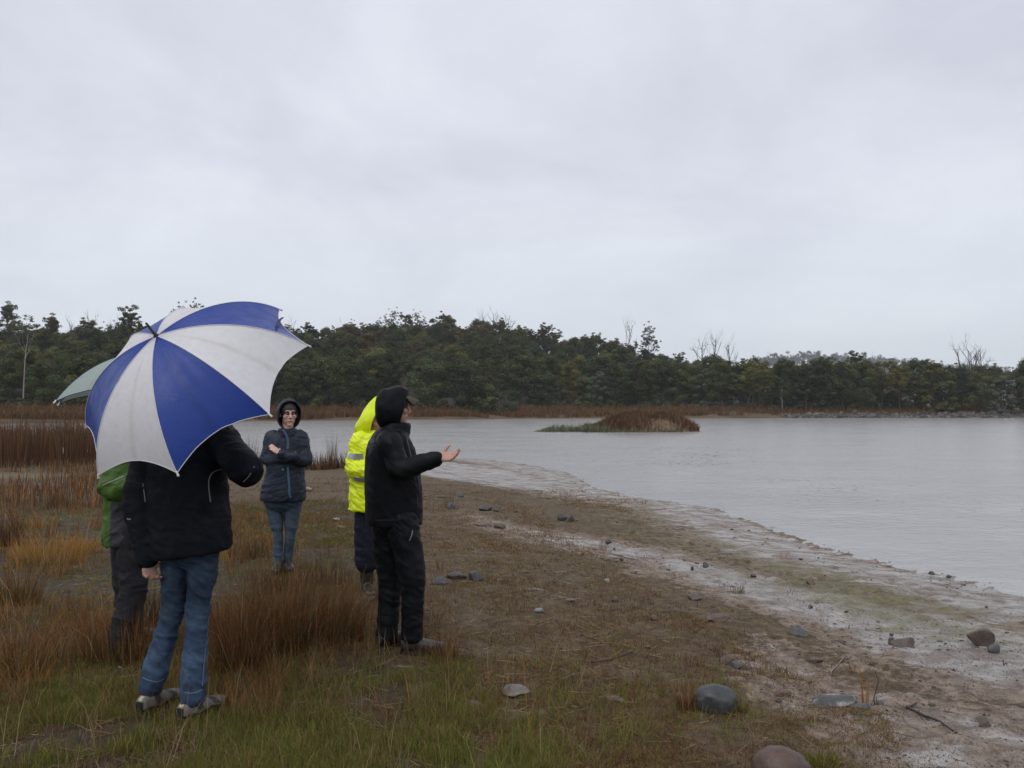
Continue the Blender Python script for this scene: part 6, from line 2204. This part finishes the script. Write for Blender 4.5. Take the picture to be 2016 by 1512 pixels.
jk = make_jacket(fg, J, M_hivis, 0, [(zf(1002), 0.225, 0.185, 0.0), (zf(985), 0.225, 0.185, 0), (zf(950), 0.215, 0.175, 0), (zf(915), 0.21, 0.165, 0), (zf(885), 0.205, 0.150, 0), (zf(864), 0.175, 0.12, 0), (zf(852), 0.115, 0.09, 0), (zf(845), 0.06, 0.06, 0)],
                 (0.088, 0.084, 0.090, 0.080, 0.060), 0.010, 23, collar=[(0.0, -0.09, 0.15, 0.12), (0.0, -0.05, 0.12, 0.11), (0.01, 0.0, 0.105, 0.105), (0.015, 0.04, 0.094, 0.092), (0.02, 0.05, 0.08, 0.08)], tilt=0.5)
make_trousers(fg, J, M_navytr, zf(990), [0.115, 0.115, 0.105, 0.103, 0.098], 0.006, 25, hip=(0.18, 0.13), ankle_ext=-0.155)
for q in 'RL':
    make_shoe(fg, J, q, M_gumboot, M_solegrey, 0.29, 0.052, 0.085, 0.30, 'gumboot', shaft_r=0.066)
hc = J['head']
make_hood(fg, hc, hf, [(-0.15, -0.09, 0.03, 0.035), (-0.130, -0.075, 0.075, 0.08), (-0.080, -0.04, 0.105, 0.122), (-0.01, -0.01, 0.112, 0.156), (0.045, 0.0, 0.106, 0.168), (0.075, 0.0, 0.096, 0.162)], M_hivis, 29, shear=0.24, amp=0.007, peak=0.5)
tp = [(687, 896), (694, 898), (704, 899), (716, 899)]
draped(fg, 'reflective_band', jk, tp, D, 0.055, M_tape, 0.004)
draped(fg, 'reflective_band', jk, [(697, 941), (703, 943), (710, 944), (718, 944), (730, 944)], D, 0.05, M_tape, 0.004)
draped(fg, 'pocket_flap', jk, [(699, 956), (706, 958), (714, 959), (725, 959)], D, 0.012, M_hivis, 0.005)
draped(fg, 'hood_flap', fg.o['jacket'], [(713, 838), (718, 846), (724, 852)], D, 0.05, M_hivis, 0.008)

# ============================================================ umbrella holder seen from behind
D = 4.25
X = lambda px, py, Y: A3(PX(px, py, Y))
gb = gz(tx(345, 4.2), 4.2)
fg = Fig('person in black jacket, blue jeans and hiking shoes under the blue and white umbrella', (tx(345, 4.2), 4.2, gb))
UC = A3((-1.664, 4.05, 1.757))
UA = unit((-0.28958, -0.67110, 0.68247))
hand_p = UC - UA * 0.60
J = dict(tf=unit((0.15, 0.98, 0)), hf=unit((0.35, 0.93, -0.05)), pel=X(372, 1075, 4.32), neck=X(365, 835, 4.34), head=X(368, 775, 4.36),
         sR=X(430, 860, 4.33), eR=X(483, 925, 4.14), wR=hand_p - unit((0.1, 0.9, 0.2)) * 0.085, sL=X(300, 868, 4.36), eL=X(275, 985, 4.30), wL=X(290, 1100, 4.24),
         hL=X(350, 1080, 4.31), kL=X(340, 1195, 4.28), aL=X(297, 1354, 4.22), hR=X(402, 1080, 4.31), kR=X(389, 1200, 4.24), aR=X(378, 1377, 4.13),
         fL=unit((0.36, 0.93, 0)), fR=unit((0.45, 0.89, 0)), gzL=gb, gzR=gb,
         handR=((-0.2, 0.9, 0.25), (-0.9, -0.2, 0), A3((-0.2, -0.1, 1)), 1.0, 0.9), handL=((0.25, -0.15, -0.95), (0.6, 0.75, 0), A3((0.45, 0.6, 0)), 1.0, 0.75))
make_body(fg, J, (0.40, 0.235, 0.18), 0.007)
zf = lambda py: PX(0, py, 4.3)[2]
jk = make_jacket(fg, J, M_navy, 0, [(zf(1092), 0.222, 0.165, 0.0), (zf(1075), 0.228, 0.17, 0.0), (zf(1030), 0.226, 0.168, 0), (zf(970), 0.222, 0.16, 0), (zf(920), 0.218, 0.15, 0), (zf(880), 0.215, 0.14, 0), (zf(850), 0.165, 0.11, 0), (zf(832), 0.09, 0.08, 0), (zf(822), 0.06, 0.06, 0)],
                 (0.094, 0.088, 0.090, 0.074, 0.054), 0.0065, 33, collar=[(0.0, -0.05, 0.09, 0.09), (0.01, 0.0, 0.085, 0.085), (0.01, 0.05, 0.08, 0.08)], tilt=0.2, hem_tilt=0.14, cuff_to=0.02)
make_trousers(fg, J, M_denim, zf(1050), [0.080, 0.074, 0.060, 0.060, 0.064], 0.0095, 35, hip=(0.155, 0.115), ankle_ext=0.005, voxel=0.0065, colfn=denim_col(J, (0.018, 0.033, 0.066), (0.080, 0.125, 0.19), 1.0))


def shoe_col(V, heel, fd, sd):
    r_ = (V - heel) @ fd
    z = V[:, 2] - heel[2]
    s_ = np.abs((V - heel) @ sd)
    col = np.tile(np.array([0.155, 0.142, 0.125]), (len(V), 1))
    col *= (0.8 + 0.4 * fbm3(V * 22, 3, 9))[:, None]
    pan = (np.sin((r_ + 0.5 * z) * 62) > 0.35) & (z > 0.058) & (r_ > 0.05)
    col[pan] = (0.05, 0.046, 0.043)
    dk = (z < 0.046 + 0.008 * np.sin(r_ * 45)) | ((r_ < 0.04) & (z < 0.088) & (s_ < 0.024)) | (z > 0.116) | ((r_ > 0.255) & (z < 0.062))
    col[dk] = (0.018, 0.018, 0.02)
    bt = (r_ < 0.03) & (np.abs(z - 0.100) < 0.010) & (s_ < 0.012)
    col[bt] = (0.5, 0.42, 0.30)
    return col


M_shoe = mat_fabric('hiking_shoe', (0.2, 0.16, 0.12), 0.6, 0.4, 180, 0.2, 0.3, use_col=True)
for q in 'RL':
    make_shoe(fg, J, q, M_shoe, M_rubber, 0.30, 0.054, 0.085, 0.11, 'shoe', colfn=shoe_col)
Vh, Th = ell(J['head'] + VZ * 0.03 - unit(J['hf']) * 0.012, [A3((0.088, 0, 0)), A3((0, 0.105, 0)), A3((0, 0, 0.095))], 22)
fg.add('hair', Vh, Th, M_hair)
tr_ = fg.o['trousers']
M_stitch = mat_plain('denim_stitch', (0.10, 0.14, 0.19), 0.8)
draped(fg, 'hem_stitch', tr_, [(282, 1334), (296, 1340), (310, 1342), (322, 1336)], 4.2, 0.005, M_stitch, 0.002)
draped(fg, 'hem_stitch', tr_, [(354, 1358), (368, 1364), (384, 1364), (397, 1358)], 4.2, 0.005, M_stitch, 0.002)
draped(fg, 'side_seam', tr_, [(426, 1120), (414, 1180), (408, 1240), (402, 1300), (398, 1350)], 4.2, 0.004, M_stitch, 0.0015)
draped(fg, 'piping', jk, [(414, 988), (411, 965), (411, 945), (417, 932), (426, 926), (436, 924)], 4.2, 0.005, M_white_p, 0.003)
draped(fg, 'piping', jk, [(281, 952), (284, 968), (287, 988)], 4.2, 0.004, M_white_p, 0.003)
draped(fg, 'piping', jk, [(479, 948), (490, 936), (500, 918)], 4.2, 0.005, M_white_p, 0.003)
draped(fg, 'sleeve_label', jk, [(251, 1021), (254, 1022), (258, 1022)], 4.2, 0.006, M_white_p, 0.003)

# ============================================================ figure in green behind the umbrella holder
D = 5.2
X = lambda px, py, dy=0.0: A3(PX(px, py, D + dy))
zf = lambda py: PX(0, py, D)[2]
gb = gz(tx(250, D), D)
fg = Fig('person in green and grey jacket and dark trousers mostly hidden by the umbrella holder', (tx(250, D), D, gb))
J = dict(tf=unit((0.9, 0.35, 0)), hf=unit((0.95, 0.2, 0)), pel=X(256, 1040, 0.05), neck=X(262, 855, 0.05), head=X(268, 800, 0.05),
         sR=X(258, 880, -0.13), eR=X(222, 962, -0.22), wR=X(268, 948, -0.22), sL=X(262, 880, 0.24), eL=X(262, 962, 0.30), wL=X(290, 900, 0.10),
         hR=X(262, 1040, -0.05), kR=X(262, 1160, -0.05), aR=X(236, 1268, -0.10), hL=X(248, 1040, 0.14), kL=X(250, 1160, 0.16), aL=X(262, 1262, 0.22),
         fR=unit((0.9, 0.3, 0)), fL=unit((0.9, 0.3, 0)), gzR=gb, gzL=gb,
         handR=((0.7, 0.2, 0.5), (0, 1, 0), A3((-0.5, 0, 0.7)), 1.0, 0.9), handL=((0.5, -0.6, 0.5), (0.5, 0, 0), A3((0, 0, 1)), 1.0, 0.9))
make_body(fg, J, (0.38, 0.22, 0.17), 0.007)
piv = J['pel']


def green_col(V):
    col = np.tile(np.array([0.050, 0.110, 0.016]), (len(V), 1))
    low = (V[:, 2] < zf(985)) & (V[:, 0] > tx(222, D - 0.14))
    col[low] = (0.036, 0.035, 0.040)
    return col


jk = make_jacket(fg, J, M_greenj, 0, [(zf(1070), 0.20, 0.165, 0.0), (zf(1050), 0.205, 0.17, 0), (zf(1000), 0.20, 0.165, 0), (zf(950), 0.205, 0.165, 0), (zf(905), 0.20, 0.15, 0), (zf(875), 0.165, 0.12, 0), (zf(858), 0.10, 0.09, 0), (zf(850), 0.06, 0.06, 0)],
                 (0.098, 0.092, 0.088, 0.078, 0.055), 0.010, 43, collar=[(0.0, -0.05, 0.09, 0.09), (0.01, 0.0, 0.085, 0.085), (0.01, 0.05, 0.08, 0.08)], tilt=-0.4, colfn=green_col)
make_trousers(fg, J, M_greytr, zf(1035), [0.105, 0.100, 0.085, 0.082, 0.078], 0.008, 45, hip=(0.17, 0.15), ankle_ext=0.01)
for q in 'RL':
    make_shoe(fg, J, q, M_bootleather, M_rubber, 0.29, 0.052, 0.085, 0.12, 'boot')
make_hood(fg, J['head'], J['hf'], [(-0.13, 0.02, 0.03, 0.035), (-0.12, 0.02, 0.07, 0.085), (-0.08, 0.01, 0.10, 0.135), (-0.02, 0.0, 0.112, 0.155), (0.04, -0.01, 0.108, 0.155), (0.075, -0.015, 0.098, 0.148)], M_greenj, 47, shear=0.12)
hd_me = fg.o['hood'].data
ca_ = hd_me.color_attributes.new('col', 'FLOAT_COLOR', 'POINT')
ca_.data.foreach_set('color', np.tile(np.array([0.050, 0.110, 0.016, 1], dtype=np.float32), len(hd_me.vertices)))
ca_ = [c_ for c_ in fg.o['hood'].children][0].data.color_attributes.new('col', 'FLOAT_COLOR', 'POINT')
ca_.data.foreach_set('color', np.tile(np.array([0.050, 0.110, 0.016, 1], dtype=np.float32), len(ca_.data)))
draped(fg, 'piping', jk, [(203, 955), (215, 950), (230, 944), (244, 938)], D - .2, 0.007, M_white_p, 0.003)
GREEN_HAND = A3(J['wL']) + unit((0.5, -0.6, 0.5)) * 0.07

# ============================================================ umbrellas


def canopy_mat(name, rough, trans):
    m, nt, b = new_mat(name)
    at = N(nt, 'ShaderNodeAttribute', attribute_name='col')
    tc = N(nt, 'ShaderNodeTexCoord')
    n = N(nt, 'ShaderNodeTexNoise', inputs={'Scale': 30.0, 'Detail': 5.0, 'Roughness': 0.6})
    L(nt, tc.outputs['Object'], n.inputs['Vector'])
    mr = N(nt, 'ShaderNodeMapRange', inputs={1: 0.3, 2: 0.7, 3: 0.95, 4: 1.04})
    L(nt, n.outputs['Fac'], mr.inputs[0])
    mx = N(nt, 'ShaderNodeVectorMath', operation='SCALE')
    L(nt, at.outputs['Color'], mx.inputs[0])
    L(nt, mr.outputs[0], mx.inputs['Scale'])
    L(nt, mx.outputs[0], b.inputs['Base Color'])
    # beads and runs of rain
    n2 = N(nt, 'ShaderNodeTexNoise', inputs={'Scale': 7.0, 'Detail': 6.0, 'Roughness': 0.7})
    L(nt, tc.outputs['Object'], n2.inputs['Vector'])
    mr2 = N(nt, 'ShaderNodeMapRange', inputs={1: 0.35, 2: 0.65, 3: rough - 0.12, 4: rough + 0.18})
    L(nt, n2.outputs['Fac'], mr2.inputs[0])
    L(nt, mr2.outputs[0], b.inputs['Roughness'])
    n3 = N(nt, 'ShaderNodeTexVoronoi', inputs={'Scale': 110.0})
    L(nt, tc.outputs['Object'], n3.inputs['Vector'])
    ds = N(nt, 'ShaderNodeMapRange', inputs={1: 0.0, 2: 0.35, 3: 1.0, 4: 0.0})
    L(nt, n3.outputs['Distance'], ds.inputs[0])
    n4 = N(nt, 'ShaderNodeTexNoise', inputs={'Scale': 18.0, 'Detail': 4.0})
    L(nt, tc.outputs['Object'], n4.inputs['Vector'])
    ad = N(nt, 'ShaderNodeMath', operation='MULTIPLY_ADD', inputs={1: 2.5})
    L(nt, n4.outputs['Fac'], ad.inputs[0])
    L(nt, ds.outputs[0], ad.inputs[2])
    bp = N(nt, 'ShaderNodeBump', inputs={'Strength': 0.2, 'Distance': 0.003})
    L(nt, ad.outputs[0], bp.inputs['Height'])
    L(nt, bp.outputs[0], b.inputs['Normal'])
    tr = N(nt, 'ShaderNodeBsdfTranslucent')
    L(nt, mx.outputs[0], tr.inputs['Color'])
    ms = N(nt, 'ShaderNodeMixShader', inputs={0: trans})
    L(nt, b.outputs[0], ms.inputs[1])
    L(nt, tr.outputs[0], ms.inputs[2])
    L(nt, ms.outputs[0], nt.nodes['Material Output'].inputs['Surface'])
    return m


M_canopy = canopy_mat('wet_canopy', 0.34, 0.24)
M_shaft = mat_plain('umbrella_wood', (0.075, 0.055, 0.042), 0.5, var=0.3, scale=30)
M_steel = mat_plain('umbrella_steel', (0.30, 0.30, 0.31), 0.35, 0.9)
M_tip = mat_plain('white_plastic', (0.72, 0.71, 0.68), 0.35)
M_seam = mat_plain('seam', (0.62, 0.62, 0.63), 0.6)
M_strap = mat_fabric('strap', (0.010, 0.018, 0.075), 0.6)


def umbrella(name, label, C, a, Rm, h, phase, colors, shaft_len, seed, seam_mat=None, beta=1.08, tips=True, crook=True, pl_names=None):
    a = unit(a)
    e1 = unit(np.cross(a, VZ))
    e2 = np.cross(e1, a)
    base = C - a * shaft_len
    root = empty(name, base)
    tag(root, label, 'umbrella', 'open umbrellas')

    def mk(nm, V, T, mat, parent=None, col=None, smooth=True, label=None):
        o = obj(nm, mesh_np(nm, V - base, T, col=col, smooth=smooth), mat, parent or root)
        if label:
            o['label'] = label
        return o

    def ribp(k, s):
        th = phase + k * np.pi / 4
        s = np.asarray(s, dtype=float)
        rho = Rm * np.sin(s * beta) / math.sin(beta)
        zz = h * (np.cos(s * beta) - math.cos(beta)) / (1 - math.cos(beta))
        d = math.cos(th) * e1 + math.sin(th) * e2
        return C + rho[..., None] * d + zz[..., None] * a
    nu, nv = 17, 26
    for k in range(8):
        rowsV, rowsC = [], []
        us = np.linspace(0, 1, nu)
        for v in np.linspace(0.012, 1, nv):
            p0, p1 = ribp(k, np.array(v)), ribp(k + 1, np.array(v))
            for u in us:
                q = 4 * u * (1 - u)
                sc = v * (1 - 0.085 * q * v ** 3)
                a0, a1 = ribp(k, np.array(sc)), ribp(k + 1, np.array(sc))
                p = a0 * (1 - u) + a1 * u
                # tension pulls the cloth in between the ribs
                ax_c = C + a * np.dot(p - C, a)
                p = p + (ax_c - p) * 0.025 * q * v - a * 0.012 * q * v * math.sin(v * 2.6)
                rowsV.append(p)
                rowsC.append((u, v))
        V = np.array(rowsV)
        UV = np.array(rowsC)
        wr = fbm3(np.stack([UV[:, 0] * 7, UV[:, 1] * 2.2, np.full(len(UV), k * 3.1)], -1), 3, seed) - 0.5
        edge = np.clip(4 * UV[:, 0] * (1 - UV[:, 0]), 0, 1)
        # tight radial puckers by the ribs and the crown
        pk = np.sin(UV[:, 0] * 2 * np.pi * 9) * np.exp(-UV[:, 1] / 0.22) * 0.0035
        V = V + a * (wr * 0.012 * edge * UV[:, 1] + pk * edge)[:, None]
        base_c = np.array(colors[k % 2])
        col = np.tile(base_c, (len(V), 1))
        # old fold mark with mildew along the middle of each panel
        st_ = fbm3(np.stack([UV[:, 0] * 30, UV[:, 1] * 9, np.full(len(UV), k + 0.5)], -1), 3, seed + 4)
        cz = np.exp(-((UV[:, 0] - 0.5 - 0.02 * np.sin(UV[:, 1] * 5 + k)) / 0.035) ** 2) * (0.25 + 0.75 * st_) * sstep(0.12, 0.3, UV[:, 1])
        grime = np.clip((st_ - 0.5) * 1.2, 0, 1) * 0.25
        q_ = np.clip(cz * 0.62 + grime, 0, 0.8)[:, None]
        col = col * (1 - q_) + base_c * np.array([0.62, 0.60, 0.42]) * q_
        i = (np.arange(nv - 1)[:, None] * nu + np.arange(nu - 1)[None, :]).ravel()
        Q_ = np.stack([i, i + 1, i + 1 + nu, i + nu], -1)
        pn = mk('panel', V, Q_, M_canopy, None, col, label=pl_names[k % 2] if pl_names else None)
        # hem along the scalloped edge
        hem_ = V.reshape(nv, nu, 3)[-1]
        hv2, ht2 = tube_np(hem_, np.full(nu, 0.0022), 5)
        mk('hem', hv2, ht2, seam_mat or M_seam, pn)
    ss = np.linspace(0.02, 1.0, 22)
    for k in range(8):
        P = ribp(k, ss)
        V, T = tube_np(P - a * 0.006, np.full(22, 0.0028), 6)
        rb = mk('rib', V, T, M_steel)
        V, T = tube_np(P + a * 0.0012, np.full(22, 0.0022), 5)
        mk('seam', V, T, seam_mat or M_seam, rb)
        d = unit(P[-1] - P[-2])
        V, T = limb([P[-1] - d * 0.008, P[-1] + d * 0.004, P[-1] + d * 0.014], [0.0045, 0.0048, 0.0062], 8, 2)
        mk('rib_tip', V, T, M_tip, rb)
        # stretcher from the runner to the rib
        s0 = ribp(k, np.array(0.52)) - a * 0.008
        V, T = tube_np([C - a * 0.10, s0], [0.0025, 0.0025], 5)
        mk('stretcher', V, T, M_steel, rb)
    apex = C + a * h
    V, T = limb([apex - a * 0.015, apex + a * 0.03, apex + a * 0.085], [0.0085, 0.0075, 0.006], 10, 3)
    mk('ferrule', V, T, M_shaft)
    V, T = limb([apex - a * 0.004, apex + a * 0.006], [0.016, 0.012], 12, 2)
    mk('collar', V, T, M_strap)
    V, T = tube_np([apex, C, C - a * (shaft_len - 0.12)], [0.0065, 0.0065, 0.0065], 10)
    mk('shaft', V, T, M_shaft)
    V, T = limb([C - a * 0.085, C - a * 0.12], [0.013, 0.012], 10, 2)
    mk('runner', V, T, M_rubber)
    hp = [C - a * (shaft_len - 0.13), C - a * (shaft_len - 0.02), C - a * (shaft_len + 0.06)]
    if crook:
        hp += [C - a * (shaft_len + 0.10) + e1 * 0.03, C - a * (shaft_len + 0.085) + e1 * 0.075, C - a * (shaft_len + 0.03) + e1 * 0.085]
    V, T = limb(hp, [0.013] * len(hp), 10, 4)
    mk('handle', V, T, M_shaft)
    return root, ribp, mk, (C, a, e1, e2)


BLUE = (0.016, 0.055, 0.32)
WHITE = (0.78, 0.77, 0.79)
ub, ribp, mk, fr = umbrella('umbrella', 'large blue and white panelled umbrella tilted back over its holder', UC, UA, 0.638, 0.354, 2.67450707, (WHITE, BLUE), 0.62, 3, crook=False, pl_names=('white umbrella panel', 'royal blue umbrella panel'))
# closing strap sewn on the top blue panel
pa, pb = ribp(7, np.array(0.93)), ribp(8, np.array(0.93))
pa2, pb2 = ribp(7, np.array(0.86)), ribp(8, np.array(0.80))
s0 = pa * 0.62 + pb * 0.38
s1 = pa2 * 0.2 + pb2 * 0.8
ln = [s0 + fr[1] * 0.006, s0 * 0.6 + s1 * 0.4 + fr[1] * 0.014, s1 + fr[1] * 0.007]
V, T = limb(ln, [0.012, 0.011, 0.008], 8, 5, flat=(unit(fr[1]), 0.25))
mk('strap', V, T, M_strap)
# green umbrella of the person behind
GCc = A3(PX(284, 768, 5.25))
ga = unit((-0.16, -0.05, 0.98))
GR_ = 0.56
gtip = A3(PX(120, 783, 5.2))
gph = math.atan2(np.dot(gtip - GCc, np.cross(unit(np.cross(ga, VZ)), ga)), np.dot(gtip - GCc, unit(np.cross(ga, VZ))))
GRN = (0.33, 0.40, 0.37)
ug, gr, gmk, gfr = umbrella('umbrella', 'grey-green umbrella showing its left edge behind the blue and white one', GCc, ga, GR_, 0.255, gph, (GRN, (0.31, 0.375, 0.35)), 0.55, 5, seam_mat=M_strap, beta=0.75)
# dark maker's tab on the near panel
q0 = gr(0, np.array(0.62)) * 0.55 + gr(1, np.array(0.62)) * 0.45
q1 = gr(0, np.array(0.50)) * 0.62 + gr(1, np.array(0.50)) * 0.38
V, T = limb([q0 + gfr[1] * 0.012, (q0 + q1) / 2 + gfr[1] * 0.022, q1 + gfr[1] * 0.012], [0.016, 0.018, 0.012], 8, 4, flat=(unit(gfr[1]), 0.3))
gmk('strap', V, T, M_rubber)

# ------------------------------------------------------------------ rain haze in the air
hv_ = np.array([(x, y, z) for x in (-2800, 2800) for y in (-2800, 2900) for z in (-4.0, 200.0)], dtype=float)
hf = np.array([[0, 1, 3, 2], [4, 6, 7, 5], [0, 4, 5, 1], [2, 3, 7, 6], [0, 2, 6, 4], [1, 5, 7, 3]])
me = mesh_np('haze', hv_, hf)
m = bpy.data.materials.new('haze')
m.use_nodes = True
m.node_tree.nodes.clear()
ho = N(m.node_tree, 'ShaderNodeOutputMaterial')
pv = N(m.node_tree, 'ShaderNodeVolumePrincipled')
pv.inputs['Color'].default_value = (0.97, 0.985, 1.0, 1)
pv.inputs['Density'].default_value = 0.00022
pv.inputs['Anisotropy'].default_value = 0.2
L(m.node_tree, pv.outputs[0], ho.inputs['Volume'])
tag(obj('haze', me, m), 'thin rain haze in the air', kind='stuff')
